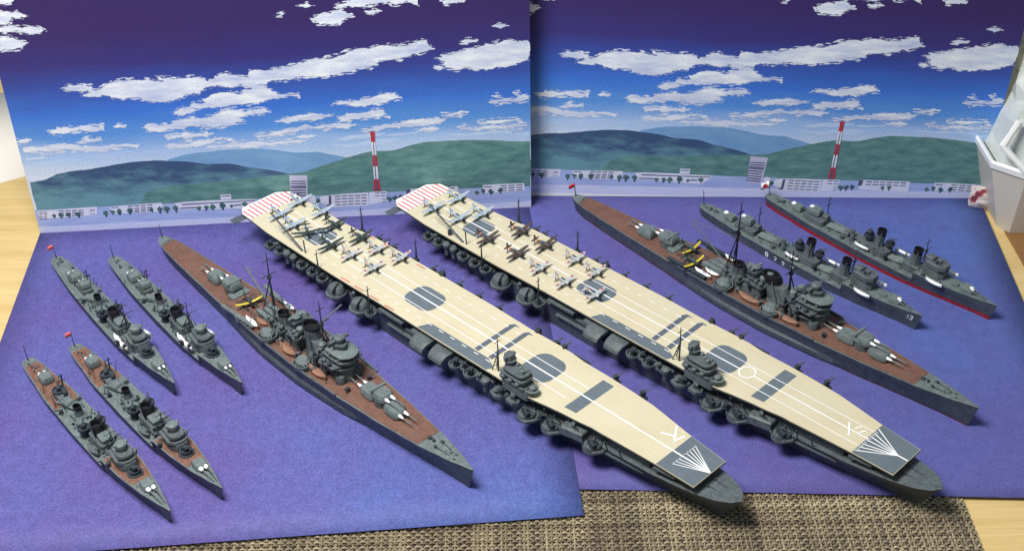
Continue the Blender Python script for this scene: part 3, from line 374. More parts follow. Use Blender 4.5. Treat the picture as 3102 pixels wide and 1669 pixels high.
# ------------------------------------------------------------------ things beyond the cards
GLOSSW = paint('white_plastic', (238, 240, 240), .3, .02, 3, 0, .5); CREAM = paint('cream_plastic', (206, 200, 188), .4, .03, 3, 0, .4)
bk = empty('storage_basket', (3.40, 7.16, -.0235), 0, 'white plastic lattice basket standing at the right edge beside the sky card', 'basket')
def off(P): return [(x - 3.35, y - 7.15) for x, y in P]
bot = off([(2.992, 6.95), (3.035, 6.85), (3.80, 6.85), (3.88, 6.95), (3.88, 7.75), (2.992, 7.75)])
rim = off([(2.868, 6.93), (3.035, 6.785), (3.90, 6.785), (4.0, 6.9), (4.0, 7.9), (2.868, 7.9)])
inn = [(x * .965, y * .965) for x, y in rim]; ib = [(x * .96, y * .96) for x, y in bot]
z = lambda P, h: [(x, y, h) for x, y in P]
MB().loft([z(bot, 0), z(rim, .455), z(inn, .455), z(ib, .012)], True, True).build('lower_wall', CREAM, bk)
MB().loft([z([(x * 1.012, y * 1.012) for x, y in rim], .44), z([(x * 1.02, y * 1.02) for x, y in rim], .475), z(rim, .49), z([(x * .955, y * .955) for x, y in rim], .475), z([(x * .955, y * .955) for x, y in rim], .44)]).build('rim_band', GLOSSW, bk)
def along(P, t):
    n = len(P); i = int(t) % n; k = t - int(t); a, b = P[i], P[(i + 1) % n]; return (a[0] + (b[0] - a[0]) * k, a[1] + (b[1] - a[1]) * k)
J_, N_ = (3.035, 6.785, .475), (2.90, 6.885, .592)
for a, b in ((J_, N_), (N_, (2.985, 6.93, .735)), (J_, (3.20, 6.80, .69)), ((3.42, 6.785, .475), (3.20, 6.80, .69)), ((3.20, 6.80, .69), (3.05, 6.92, .86)), ((3.42, 6.785, .475), (3.62, 6.80, .69)), ((3.2, 6.8, .69), (3.42, 6.82, .88)), ((3.62, 6.8, .69), (3.42, 6.82, .88)), ((3.62, 6.8, .69), (3.86, 6.785, .475))):
    c = [(p - q) for p, q in zip(a, (3.36, 7.15, -.018))]; d = [(p - q) for p, q in zip(b, (3.36, 7.15, -.018))]
    MB().tube([c, [(p + q) / 2 for p, q in zip(c, d)], d], [.026, .019, .024], 8).build('lattice_bar', GLOSSW, bk)
BLUEP = paint('blue_foil', (30, 62, 140), .3, .2, 4, .1, .5); BAGC = paint('crumpled_pale_film', (206, 212, 208), .25, .12, 9, .4, .5)
def pouch(name, loc, size, rz, m, label, cat, seed, tilt=0):
    R = random.Random(seed); M_ = MB(); w, d, h = size; rings = []
    for i in range(9):
        t = i / 8; e = (1 - abs(2 * t - 1) ** 2.5); hh = d * (.06 + .94 * e) / 2
        rings.append([(cos(q * pi / 8) * w / 2 * (1 + R.uniform(-.05, .05)), (abs(sin(q * pi / 8)) ** 1.2 * (1 if q < 8 else -1)) * hh * (1 + R.uniform(-.22, .22)) + tilt * t, t * h) for q in range(16)])
    o = M_.loft(rings).build(name, m); o.location = loc; o.rotation_euler = (0, 0, rz); return tag(o, label, cat)
pouch('foil_pouch', (3.46, 6.93, .33), (.42, .1, .5), .1, BLUEP, 'blue foil pouch standing inside the white basket', 'pouch', 3)
def film():
    R = random.Random(4); M_ = MB(); rings = []; P0 = [(x * .9 + 3.40, y * .9 + 7.16) for x, y in rim]; n = 36; cx, cy = 3.34, 7.30
    B = [along(P0, 6 * j / n) for j in range(n)]
    for i in range(13):
        k = 1 - i / 12.6; rings.append([(cx + (x - cx) * k + R.uniform(-.03, .03) * (i > 2), cy + (y - cy) * k + R.uniform(-.03, .03) * (i > 2), .40 + .78 * (1 - k ** 2.2) + R.uniform(-.045, .045) * (i > 0)) for x, y in B])
    return M_.loft(rings, False, True).build('film_bag', BAGC, None, False)
tag(film(), 'crumpled pale film bag filling the white basket', 'bag')
def packet_mat():
    T = NT('red_printed_packet'); tc = T.n('ShaderNodeTexCoord').outputs['Object']; a = T.noise(tc, 16, 2)
    T.l(T.ramp(a, [(.5, lin((216, 206, 200))), (.56, lin((170, 70, 72))), (.62, lin((120, 60, 76)))]), T.b.inputs['Base Color']); T.b.inputs['Roughness'].default_value = .3; return T.m
pouch('snack_packet', (3.0, 7.15, -.0185), (.17, .06, .17), -.3, packet_mat(), 'small white packet with red print between the sheet corner and the basket', 'packet', 9)
pb = MB().box((4.4, 6.78, -.0145), (2.66, .9, .016), 0, .2).build('wooden_board', BOARD); tag(pb, 'brown wooden board at the right edge in front of the white basket', 'board')
cb = empty('wooden_cabinet', (5.05, 9.3, -.02), 0, 'brown wooden cabinet standing behind the basket at the far right', 'cabinet')
MB().box((0, 0, 1.0), (3.3, 1.0, 2.0), 0, .02).build('carcass', DARKW, cb)
MB().box((-.8, -.51, 1.0), (1.55, .03, 1.85), 0, .1).build('door_panel', DARKW, cb); MB().box((.82, -.51, 1.0), (1.55, .03, 1.85), 0, .1).build('door_panel', DARKW, cb)
ps = MB().add([(-5.2, 8.05, -.0225), (-3.62, 7.58, -.0225), (-2.9, 8.0, -.0225), (-2.9, 9.05, -.0225), (-5.2, 8.95, -.0225)], [(0, 1, 2, 3, 4)]).build('table_glare', GLARE)  # reflected glare on the table, added as a thin white sheet
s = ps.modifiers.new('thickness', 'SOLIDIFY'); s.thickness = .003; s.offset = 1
tag(ps, 'white glare on the table behind the left sky card, shaped as a thin sheet', 'table_glare')
# ------------------------------------------------------------------ ship parts
def hull(parent, T, step=None, m=HULLG, dm=DECKG, red=0, redm=None, nx=60, flare=.0):
    """T rows: x, half beam at deck, half beam at water, deck height, x shift of waterline"""
    xs = [T[0][0] + (T[-1][0] - T[0][0]) * i / nx for i in range(nx + 1)]
    if step: xs = sorted(xs + [step - .0005, step + .0005])
    def zd(x, v): return v
    R = []; D = []
    for x in xs:
        bd, bw, h, sx = interp(T, x)
        if step and x < step: h -= .042
        pts = []
        for f, b, hh in ((0, bw, .0), (.45, bw + (bd - bw) * .35, h * .5), (.93, bd * .985, h * .93), (1, bd, h)):
            pts.append((x + sx * (1 - hh / h), b, hh))
        R.append([(p[0], -p[1], p[2]) for p in reversed(pts)] + pts); D.append([(x, -bd, h), (x, -bd * .5, h + .0015), (x, 0, h + .002), (x, bd * .5, h + .0015), (x, bd, h)])
    M_ = MB().loft(R, True, True, False); MB.loft(M_, R[:1] * 1, False, False, False)
    # close the bottom is not needed: the hull stands on the sheet
    M_.build('hull', m, parent); MB().loft(D, False, False, False).build('deck', dm, parent)
    if red:
        B = []
        for x in xs:
            bd, bw, h, sx = interp(T, x); b0, b1 = bw + .0022, bw + (bd - bw) * .35 * (red / (h * .5)) + .0024
            B.append([(x + sx, -b0, .0005), (x + sx * (1 - red / h), -b1, red)])
        M2 = MB().loft(B, False, False, False); M2.loft([[(p[0], -p[1], p[2]) for p in r] for r in B], False, False, False)
        M2.build('waterline_band', redm or REDH, parent)
    return xs
def deck_strip(parent, T, x0, x1, name, m, k=.9, step=None, dz=.0035, n=30, cut=()):
    D = []
    for i in range(n + 1):
        x = x0 + (x1 - x0) * i / n; bd, bw, h, sx = interp(T, x)
        if step and x < step: h -= .042
        D.append([(x, -bd * k, h + dz - .002), (x, -bd * k * .5, h + dz), (x, 0, h + dz), (x, bd * k * .5, h + dz), (x, bd * k, h + dz - .002)])
    return MB().loft(D, False, False, False).build(name, m, parent)
def turret(parent, x, z, L, w, h, aft=False, bags=True, m=DECKG, v=0, big=False, barrels=2, bl=None, shield=False, bag=1.0):
    """gun house at (x, v), base z; faces the bow unless aft"""
    s = -1 if aft else 1
    def X(px, py): return (x + s * px, v + py)
    base = [X(*p) for p in ((-.46 * L, -.38 * w), (-.3 * L, -.5 * w), (.3 * L, -.5 * w), (.5 * L, -.34 * w), (.5 * L, .34 * w), (.3 * L, .5 * w), (-.3 * L, .5 * w), (-.46 * L, .38 * w))]
    t = MB(); t.lathe([(w * .42, -.012), (w * .42, h * .2)], (x, v, z), 12); 
    cx, cy = X(-.04 * L, 0)
    t.loft([[(a, b, z + h * .18) for a, b in base], [(a, b, z + h * .62) for a, b in base], [(cx + (a - cx) * .8, cy + (b - cy) * .82, z + h) for a, b in base]])
    if big:
        t.box((X(-.25 * L, 0)[0], v, z + h * 1.08), (L * .12, w * 1.12, h * .22)); 
    o = t.build('gun_turret', m, parent)
    bl = bl or L * 1.0
    for q in range(barrels):
        y = (q - (barrels - 1) / 2) * w * .42
        a = X(.42 * L, y); b = X(.42 * L + bl, y)
        MB().tube([(a[0], a[1], z + h * .55), (b[0], b[1], z + h * .72)], [h * .085, h * .06], 6).build('gun_barrel', m, o)
        if bags:
            c = X(.36 * L, y); d = X(.42 * L + bl * .36, y)
            MB().tube([(c[0], c[1], z + h * .58), ((c[0] + d[0]) / 2, c[1], z + h * .64), (d[0], d[1], z + h * .64)], [h * .22 * bag, h * .19 * bag, h * .10 * bag], 8).build('blast_bag', CANVAS, o)
    return o
def boat(parent, x, y, z, L, w, m, name='boat', rz=0, davit=True, cover=None):
    M_ = MB(); rings = []
    for i in range(9):
        t = i / 8 * 2 - 1; b = w / 2 * max(.12, (1 - abs(t) ** 2.6)); sh = .25 * w * t * t
        P = [(t * L / 2, -b, w * .42 + sh), (t * L / 2, -b * .7, w * .08 + sh * .5), (t * L / 2, 0, sh * .5), (t * L / 2, b * .7, w * .08 + sh * .5), (t * L / 2, b, w * .42 + sh), (t * L / 2, b * .55, w * .55 + sh), (t * L / 2, -b * .55, w * .55 + sh)]
        rings.append([(x + p[0] * cos(rz) - (p[1]) * sin(rz), y + p[0] * sin(rz) + p[1] * cos(rz), z + p[2]) for p in P])
    o = M_.loft(rings).build(name, m, parent)
    if cover:
        MB().loft([[(a[0], a[1], a[2] + .0012) for a in (r[4], r[5], r[6], r[0])] for r in rings], False, False, False).build('boat_cover', cover, o)
    if davit:
        for t in (-.3, .3):
            px, py = x + t * L * cos(rz), y + t * L * sin(rz); sgn = 1 if y > 0 else -1
            MB().tube([(px, py - sgn * w * .6, z - .01), (px, py - sgn * w * .6, z + w * .9), (px, py, z + w * 1.2)], .003, 5).build('davit', GREY, parent)
    return o
def funnel(parent, x, z0, z1, rx, ry, rake=.02, cap=.03, m=GREY, name='funnel', base=None):
    R = []
    for k, f in ((0, 1.18), (.08, 1.0), (.5, .97), (1, .95)):
        R.append([(a + rake * k, b, z0 + (z1 - z0) * k) for a, b in ell(x, 0, rx * f, ry * f, 18)])
    o = MB().loft(R, False, False).build(name, m, parent)
    zc = z1 - cap; kk = (zc - z0) / (z1 - z0)
    C_ = [[(a + rake * q, b, zz) for a, b in ell(x, 0, rx * f, ry * f, 18)] for q, zz, f in ((kk, zc, 1.0), (1, z1 + .002, 1.0), (1, z1 + .002, .82), (.9, z1 - .025, .8))]
    MB().loft(C_, False, True).build('funnel_cap', BLACK, o)
    P = MB()
    for sg in (-1, 1): P.tube([(x + rx * .5, sg * ry * .98, z0 + .01), (x + rx * .5 + rake * .8, sg * ry * .98, z1 - .015)], .0035, 6)
    P.tube([(x - rx * 1.05, 0, z0), (x - rx * 1.02 + rake, 0, z1 - .01)], .004, 6); P.build('steam_pipe', m, o)
    return o
def tripod(parent, x, y, z0, z1, yard=.06, legs=.03, m=DARKG, r=.004, name='mast', back=1, top=None):
    M_ = MB(); M_.tube([(x, y, z0), (x, y, z0 + (z1 - z0) * .62), (x + .003 * back, y, z1)], [r, r * .8, r * .45], 6)
    if legs:
        for sg in (-1, 1): M_.tube([(x - legs * back, y + sg * legs * .8, z0), (x, y, z0 + (z1 - z0) * .55)], r * .7, 5)
    for k, w in ((.62, 1.0), (.86, .55)):
        if yard: M_.tube([(x, y - yard * w, z0 + (z1 - z0) * k), (x, y + yard * w, z0 + (z1 - z0) * k)], r * .55, 5)
    if legs: M_.lathe([(r * 2.2, 0), (r * 2.6, .004), (r * 2.6, .012)], (x, y, z0 + (z1 - z0) * .56), 8)
    return M_.build(name, m, parent)
def flagstaff(parent, x, z0, z1, flag=None, rz=0):
    o = MB().tube([(x, 0, z0), (x - .012, 0, z1)], [.0035, .002], 6).build('flagstaff', DARKG, parent)
    if flag:
        n = 6; w, h = (.036, .027) if flag != 'sun' else (.052, .05); V = []; c, s_ = cos(rz), sin(rz)
        for i in range(n + 1):
            for k in (0, 1):
                px = -w * i / n; V.append((x - .012 + px * c - .006 * sin(i * 1.1) * s_, px * s_ + .006 * sin(i * 1.1) * c, z1 - .003 - h * (1 - k) - .012 * i / n))
        M_ = MB().add(V, [(2 * i, 2 * i + 2, 2 * i + 3, 2 * i + 1) for i in range(n)])
        f = M_.build('flag', WHITE if flag == 'sun' else flag, parent); sd = f.modifiers.new('cloth', 'SOLIDIFY'); sd.thickness = .0015; sd.offset = 0
        if flag == 'sun':
            D = MB(); cxx = -w * .5; zz = z1 - .003 - h * .5 - .006
            for sg in (-1, 1):
                D.add([(x - .012 + (cxx + (.015 * cos(q * pi / 8))) * c + sg * .0075 * s_, (cxx + .015 * cos(q * pi / 8)) * s_ - sg * .0075 * c, zz + .015 * sin(q * pi / 8)) for q in range(16)], [tuple(range(16))])
            for k in range(7):
                pass
            D.build('sun_disc', RED, f, False)
    return o
def aa_gun(M_, x, y, z, s=1.0, a=0):
    M_.lathe([(.011 * s, 0), (.007 * s, .008 * s), (.007 * s, .014 * s)], (x, y, z), 8); c, d = cos(a), sin(a)
    M_.box((x, y, z + .016 * s), (.018 * s, .014 * s, .01 * s), a)
    for q in (-.003, .003): M_.tube([(x - q * d, y + q * c, z + .017 * s), (x - q * d + .024 * s * c, y + q * c + .024 * s * d, z + .027 * s)], .0018 * s, 5)
def light_guns(parent, spots, name='light_gun', m=None):
    for i, (x, y, z, s, a) in enumerate(spots):
        M_ = MB(); aa_gun(M_, x, y, z, s, a); M_.build(name, m or (DARKG if i % 2 else GREY), parent)
def posts(parent, spots, name='deck_post'):
    M_ = MB()
    for x, y, z, h, lean in spots: M_.tube([(x, y, z), (x + lean * .3, y + lean * .2, z + h)], [.0024, .0014], 5)
    return tag(M_.build(name, DARKG, parent), kind='stuff')
def torpedo(parent, x, z, L=.12, w=.045, rz=0, shield=True, y=0, n=4):
    M_ = MB(); M_.lathe([(w * .45, 0), (w * .45, .012)], (x, y, z), 10)
    c, s_ = cos(rz), sin(rz)
    for q in range(n):
        v = (q - (n - 1) / 2) * w / n
        M_.tube([(x - L / 2 * c - v * s_, y - L / 2 * s_ + v * c, z + .018), (x + L / 2 * c - v * s_, y + L / 2 * s_ + v * c, z + .018)], w / n * .46, 6)
    if shield: M_.box((x - L * .05 * c, y - L * .05 * s_, z + .026), (L * .42, w * 1.05, .026), rz, .35)
    return M_.build('torpedo_tubes', DECKG, parent)
def clutter(parent, spots, seed, m=GREY, name='deck_fitting'):
    R = random.Random(seed); M_ = MB()
    for (x0, x1, y, z, n, s) in spots:
        for i in range(n):
            x = R.uniform(x0, x1); yy = R.uniform(-y, y); k = R.random()
            if k < .4: M_.box((x, yy, z + s * .3), (s * R.uniform(.5, 1.4), s * R.uniform(.4, 1), s * R.uniform(.5, 1.1)), R.uniform(-.2, .2), .2)
            elif k < .75: M_.lathe([(s * .28, 0), (s * .28, s * .55), (s * .42, s * .7), (s * .3, s * .95)], (x, yy, z), 8)
            else: M_.tube([(x, yy, z), (x, yy, z + s * .8), (x + s * .5, yy, z + s)], s * .12, 6)
    return tag(M_.build(name, m, parent), kind='stuff')
def anchors(parent, x, z, w):
    M_ = MB()
    for sg in (-1, 1):
        M_.lathe([(.006, 0), (.006, .005), (.009, .006), (.009, .009)], (x, sg * w, z), 8)
        M_.tube([(x, sg * w, z + .004), (x + .06, sg * w * .75, z + .003), (x + .1, sg * w * .5, z + .002)], .0022, 5)
    M_.lathe([(.008, 0), (.008, .01)], (x - .04, 0, z), 8); M_.box((x - .07, 0, z + .003), (.02, .02, .006))
    return tag(M_.build('anchor_chain', DARKG, parent), kind='stuff')
def portholes(parent, T, x0, x1, n, zf, step=None):
    M_ = MB()
    for i in range(n):
        x = x0 + (x1 - x0) * i / (n - 1); bd, bw, h, sx = interp(T, x)
        if step and x < step: continue
        zz = h * zf; b = bw + (bd - bw) * (.35 + .63 * (zf - .5) / .43)
        for sg in (-1, 1): M_.add([(x + sx * (1 - zf) + .0035 * cos(q * pi / 4), sg * (b + .0012), zz + .0035 * sin(q * pi / 4)) for q in range(8)], [tuple(range(8))])
    return tag(M_.build('porthole_row', BLACK, parent, False), kind='stuff')
def strokes(parent, name, segs, wd, m, plane):
    """segments in 2-D mapped by plane(u, v) -> 3-D"""
    M_ = MB()
    for i, ((a, b), (c, d)) in enumerate(segs):
        dx, dy = c - a, d - b; L = math.hypot(dx, dy) or 1; nx, ny = -dy / L * wd / 2, dx / L * wd / 2
        M_.add([plane(a + nx, b + ny, i), plane(c + nx, d + ny, i), plane(c - nx, d - ny, i), plane(a - nx, b - ny, i)], [(0, 1, 2, 3)])
    return M_.build(name, m, parent, False)
# ------------------------------------------------------------------ destroyers
def destroyer(loc, ang, L, kind, label, flag=None):
    o = empty('destroyer', (loc[0], loc[1], loc[2]), radians(ang), label, 'warship', 'model destroyers')
    h = L / 2; long_fc = {'A': .43, 'B': .25, 'C': .33}[kind]
    zb = {'A': .096, 'B': .092, 'C': .104}[kind]
    bm = {'A': .078, 'B': .085, 'C': .083}[kind]
    T = [(-h, .026, .018, zb, .012), (-h + .03, .04, .03, zb, .005), (-h * .82, .054, .046, zb, 0), (-h * .5, bm * .92, bm * .85, zb, 0), (-h * .1, bm, bm * .95, zb, 0), (h * .25, bm, bm * .9, zb, 0), (h * .5, bm * .86, bm * .62, zb + .001, -.002), (h * .72, bm * .6, bm * .3, zb + .004, -.008), (h * .88, bm * .3, bm * .08, zb + .008, -.018), (h * .97, bm * .09, .003, zb + .011, -.03), (h, .002, .001, zb + .012, -.034)]
    hull(o, T, long_fc, HULLG, DECKG, .024 if label.startswith('grey destroyer with a red') else 0)
    zl = zb - .042
    portholes(o, T, long_fc + .02, h * .8, 9, .62); 
    if kind == 'B':
        deck_strip(o, T, -h * .92, -.36 if flag else -.30, 'brown_deck', BROWN2, .88, long_fc); deck_strip(o, T, long_fc + .012, .545 if flag else .52, 'brown_deck', BROWN2, .9, long_fc)
    else: pass
    anchors(o, h * .80, zb + .009, .014)
    clutter(o, [(-h * .95, -h * .82, .02, zl, 6, .014)], int(loc[0] * 100), DARKG, 'depth_charge_rack')
    flagstaff(o, -h + .02, zl, {'A': .15, 'B': .15, 'C': .165}[kind], flag, .88)
    if kind in 'AB':
        turret(o, .62 if kind == 'A' else .585, zb + .003, .078, .062, .036, False, True, DECKG, bl=.055, bag=1.7 if kind == 'B' else 1.1)
        turret(o, -.50 if kind == 'A' else -.55, zl + .003, .085, .068, .04, True, True, DECKG, bl=.05, bag=1.5)
        MB().slab(rrect(-.42, -.03, -.30, .03, .012), zl, zl + .035, .1).build('deckhouse', GREY, o)
        if kind == 'A': turret(o, -.345, zl + .037, .075, .06, .036, True, True, DECKG, bl=.05)
        else:
            M_ = MB(); M_.tub((-.385, 0, zl + .035), .035, .014, .005); aa_gun(M_, -.385, 0, zl + .036, 1.5, 2.8); aa_gun(M_, -.33, .012, zl + .036, 1.2, 2.5); M_.build('gun_platform', DARKG, o)
        tripod(o, -.375 if kind == 'A' else -.40, .032, zl, zl + .13, .02, .0, BLACK, .0045, 'aft_mast')
        torpedo(o, -.225 if kind == 'A' else -.28, zl, .13, .052, .5 if kind == 'A' else .35)
        torpedo(o, -.075 if kind == 'A' else -.06, zl, .12, .05, .15 if kind == 'A' else .2, y=-.012)
        funnel(o, -.155, zl, zl + .075, .024, .02, -.01, .02, GREY); 
        M_ = MB(); M_.slab(rrect(-.19, -.034, -.115, .034, .012), zl, zl + .022, .1); M_.build('funnel_base', GREY, o)
        for yy in (-.042, .044):
            M_ = MB(); M_.lathe([(.02, -.035), (.02, 0), (.032, .006)], (-.005, yy, zl + .045), 12); M_.tub((-.005, yy, zl + .05), .033, .014, .005); aa_gun(M_, -.005, yy, zl + .052, 1.5, 2.6); M_.build('gun_platform', DARKG, o)
        funnel(o, .095, zl + .01, zl + .105, .036, .028, -.035, .045, BLACK if kind == 'B' else DARKG)
        MB().slab(rrect(.03, -.04, .18, .04, .015), zl, zl + .05, .08).build('uptake_house', GREY, o)
        MB().slab(rrect(.105, -.026, .175, .03, .01), zl + .05, zl + .078, .15).build('skylight_house', DECKG, o)
        tripod(o, .205, .01, zb - .03, .29 if kind == 'A' else .2, .055, .05, DARKG, .0042, 'foremast')
        if kind == 'A':
            for x, y, w in ((.225, -.06, .026), (.33, -.068, .028), (.315, .08, .028)): boat(o, x, y, zl + (.02 if x < .3 else .035), .088, w, CANVAS)
            bx = .40
        else:
            for x, y, w in ((.13, -.068, .03), (.17, .07, .03)): boat(o, x, y, zl + .012, .12, w, GREY)
            clutter(o, [(.18, .33, .05, zl + .03, 12, .022)], 5 + int(loc[0] * 50), GREY); bx = .37
        B = MB(); zz = zb
        B.slab([(bx - .085, -.04), (bx + .02, -.046), (bx + .055, -.03), (bx + .062, 0), (bx + .055, .03), (bx + .02, .046), (bx - .085, .04)], zz, zz + .05, .05)
        B.slab([(bx - .09, -.05), (bx + .01, -.056), (bx + .05, -.034), (bx + .058, 0), (bx + .05, .034), (bx + .01, .056), (bx - .09, .05)], zz + .048, zz + .064, .2)
        B.slab([(bx - .07, -.034), (bx + .01, -.042), (bx + .04, -.026), (bx + .046, 0), (bx + .04, .026), (bx + .01, .042), (bx - .07, .034)], zz + .064, zz + .09, .12)
        br = B.build('bridge', GREY, o)
        MB().loft([[(bx + .02 + .034 * cos(a) , .047 * sin(a) , zz + q) for a in [(-pi / 2.1) + i * pi / 1.05 / 10 for i in range(11)]] for q in (.072, .083)], False, False, False).build('bridge_window_band', BLACK, br)
        D = MB(); D.lathe([(.024, 0), (.024, .02), (.03, .022), (.03, .038), (.018, .046)], (bx - .02, 0, zz + .09), 12); D.box((bx - .02, 0, zz + .126), (.016, .07, .012)); D.build('gun_director', DECKG, br)
        M_ = MB(); M_.lathe([(.04, 0), (.04, .012)], (bx + .085, 0, zz), 12); M_.tub((bx + .085, 0, zz + .01), .03, .02, .005); aa_gun(M_, bx + .085, 0, zz + .015, 1.6, .4); M_.build('gun_tub', DARKG, o)
        R = random.Random(int(loc[0] * 999))
        light_guns(o, [(-.62, .03, zl, 1.2, 2.9), (-.25, -.058, zl, 1.2, -1.8), (-.29, .058, zl, 1.2, 1.7), (.25, -.07, zl + .01, 1.2, -1.2), (.2, .072, zl + .01, 1.2, 1.2), (bx - .05, -.07, zb, 1.2, -.8), (bx - .05, .07, zb, 1.2, .8)])
        posts(o, [(R.uniform(-.5, .3), R.choice((-1, 1)) * R.uniform(.02, .07), zl, R.uniform(.03, .075), R.uniform(-.06, .06)) for _ in range(26)])
        clutter(o, [(-.16, .02, .05, zl, 8, .018), (.04, .2, .055, zl, 8, .016), (-.5, -.2, .05, zl, 4, .012), (.45, .56, .045, zb, 5, .012)], int(loc[1] * 77), DARKG if kind == 'B' else GREY); clutter(o, [(-.2, .2, .058, zl + .01, 26, .013), (bx - .2, bx - .06, .05, zb, 14, .013), (-.46, -.24, .045, zl, 9, .01)], int(loc[1] * 91), DECKG if kind == 'A' else GREY, 'small_fitting'); clutter(o, [(-.12, .18, .06, zl + .03, 16, .012), (bx - .08, bx + .04, .04, zb + .066, 6, .01)], int(loc[1] * 57), BLACK, 'dark_fitting')
    else:
        turret(o, .64, zb + .003, .085, .058, .036, False, False, DECKG, bl=.03); boat_bag = MB().lathe([(.014, 0), (.018, .012), (.01, .022)], (.668, 0, zb + .02), 10).build('blast_bag', CANVAS, o)
        MB().slab(rrect(-.52, -.045, -.36, .045, .015), zl, zl + .04, .08).build('deckhouse', GREY, o)
        for x, zq, s in ((-.59, zl + .003, 1), (-.45, zl + .042, 1.12)):
            t = turret(o, x, zq, .08 * s, .056 * s, .036 * s, True, False, DECKG, bl=.025); MB().lathe([(.013, 0), (.017, .012), (.01, .02)], (x - .032, 0, zq + .022 * s), 10).build('blast_bag', CANVAS, t)
        tripod(o, -.372, .012, zl + .04, .262, .03, 0, DARKG, .004, 'mainmast')
        MB().slab(rrect(-.39, -.02, -.35, .02, .008), zl + .04, zl + .07, .1).build('searchlight_base', GREY, o)
        torpedo(o, -.28, zl, .13, .055, .1, False); torpedo(o, .155, zl, .12, .055, .15, False)
        MB().box((-.205, .005, zl + .015), (.04, .045, .03)).build('locker', GREY, o); MB().lathe([(.014, 0), (.016, .04), (.01, .055)], (-.175, .015, zl), 10).build('vent', GREY, o); MB().lathe([(.012, 0), (.014, .03), (.009, .042)], (-.15, -.02, zl), 10).build('vent', GREY, o)
        MB().slab(rrect(-.10, -.042, .11, .042, .02), zl, zl + .05, .1).build('funnel_deckhouse', GREY, o)
        funnel(o, .025, zl + .045, .225, .029, .023, .012, .034); funnel(o, .285, zl + .045, .222, .029, .023, .012, .034)
        MB().slab(rrect(.215, -.04, .335, .04, .02), zl, zl + .055, .1).build('funnel_base', GREY, o)
        M_ = MB(); M_.lathe([(.02, -.06), (.02, 0), (.034, .004)], (-.045, .0, zl + .075), 12); M_.tub((-.045, 0, zl + .08), .032, .012); M_.lathe([(.012, 0), (.018, .012), (.018, .028), (.01, .04)], (-.045, .0, zl + .085), 10); M_.build('searchlight_platform', DARKG, o)
        M_ = MB(); M_.lathe([(.016, -.05), (.016, 0), (.03, .004)], (.09, .02, zl + .07), 12); M_.tub((.09, .02, zl + .075), .03, .012); aa_gun(M_, .09, .02, zl + .078, 1.5, .6); M_.build('gun_platform', DARKG, o)
        tripod(o, .345, 0, zb, .32, .05, .03, DARKG, .004, 'foremast', 1)
        for x, y, zq, L_, w in ((-.05, -.062, zl + .02, .1, .024), (.16, .06, zl + .03, .1, .024), (.475, -.082, zb + .002, .108, .028), (.48, .072, zb + .008, .105, .028)): boat(o, x, y, zq, L_, w, CANVAS)
        bx = .435; B = MB(); zz = zb
        B.slab([(bx - .075, -.036), (bx + .03, -.042), (bx + .056, -.02), (bx + .056, .02), (bx + .03, .042), (bx - .075, .036)], zz, zz + .062, .04)
        B.slab([(bx - .06, -.046), (bx + .03, -.05), (bx + .064, -.026), (bx + .064, .026), (bx + .03, .05), (bx - .06, .046)], zz + .066, zz + .098, .12)
        B.box((bx - .05, 0, zz + .1), (.05, .05, .03)); br = B.build('bridge', GREY, o)
        MB().loft([[(bx + .02 + .046 * cos(a), .048 * sin(a), zz + q) for a in [(-pi / 2.2) + i * pi / 1.1 / 10 for i in range(11)]] for q in (.06, .068)], False, False, False).build('bridge_window_band', BLACK, br)
        clutter(br, [(bx - .05, bx + .03, .035, zz + .1, 6, .014)], 3, DARKG)
        MB().slab([(.52, -.02), (.585, -.012), (.585, .012), (.52, .02)], zb, zb + .02, .2).build('breakwater', DECKG, o)
        R = random.Random(int(loc[0] * 999))
        light_guns(o, [(-.2, -.05, zl, 1.2, -1.8), (.11, -.05, zl + .02, 1.2, -1.2), (.38, -.06, zb, 1.1, -.9), (.385, .06, zb, 1.1, .9)])
        posts(o, [(R.uniform(-.5, .42), R.choice((-1, 1)) * R.uniform(.02, .07), zl, R.uniform(.03, .07), R.uniform(-.05, .05)) for _ in range(24)])
        clutter(o, [(-.78, -.66, .03, zl, 5, .014), (-.3, -.12, .05, zl, 5, .012), (.1, .3, .05, zl, 5, .014)], int(loc[1] * 31), GREY); clutter(o, [(-.12, .12, .05, zl + .04, 14, .012), (.2, .36, .045, zl + .04, 10, .012), (bx - .06, bx + .05, .04, zb + .06, 6, .01)], int(loc[1] * 43), DARKG, 'small_fitting')
    return o, T, zb
def wall_plane(T, x0, z0, k=1.0, xs=1):
    """maps (u, v) onto the starboard side of the hull"""
    def f(u, v, i=0):
        x = x0 + u; bd, bw, h, sx = interp(T, x); zz = z0 + v; q = zz / h
        b = bw + (bd - bw) * (.35 * q / .5 if q < .5 else .35 + .64 * (q - .5) / .5)
        return (x + sx * (1 - q), -(b + .0022 + i * .0002), zz)
    return f
Zs = .0046; Zr = .0008
destroyer((-2.274, 6.0385, Zs), -52.4, 1.612, 'A', 'grey destroyer at the back left with a small red flag at its stern', PINKF)
destroyer((-1.9225, 6.031, Zs), -52.1, 1.611, 'A', 'grey destroyer without a flag between the flagged grey one and the brown decked cruiser', None)
destroyer((-2.138, 5.084, Zs), -49.75, 1.604, 'B', 'brown decked destroyer lying nearest the front left corner, no flag', None)
destroyer((-1.917, 5.2155, Zs), -49.2, 1.577, 'B', 'brown decked destroyer with a pink red flag, second from the front left corner', PINKF)
d5, T5, z5 = destroyer((1.740, 6.5042, Zr), -50.35, 1.659, 'C', 'grey destroyer marked 13 on its bow, beside the right cruiser', None)
d6, T6, z6 = destroyer((2.1763, 6.5966, Zr), -50.75, 1.682, 'C', 'grey destroyer with a red waterline band and sun flag, farthest right', 'sun')
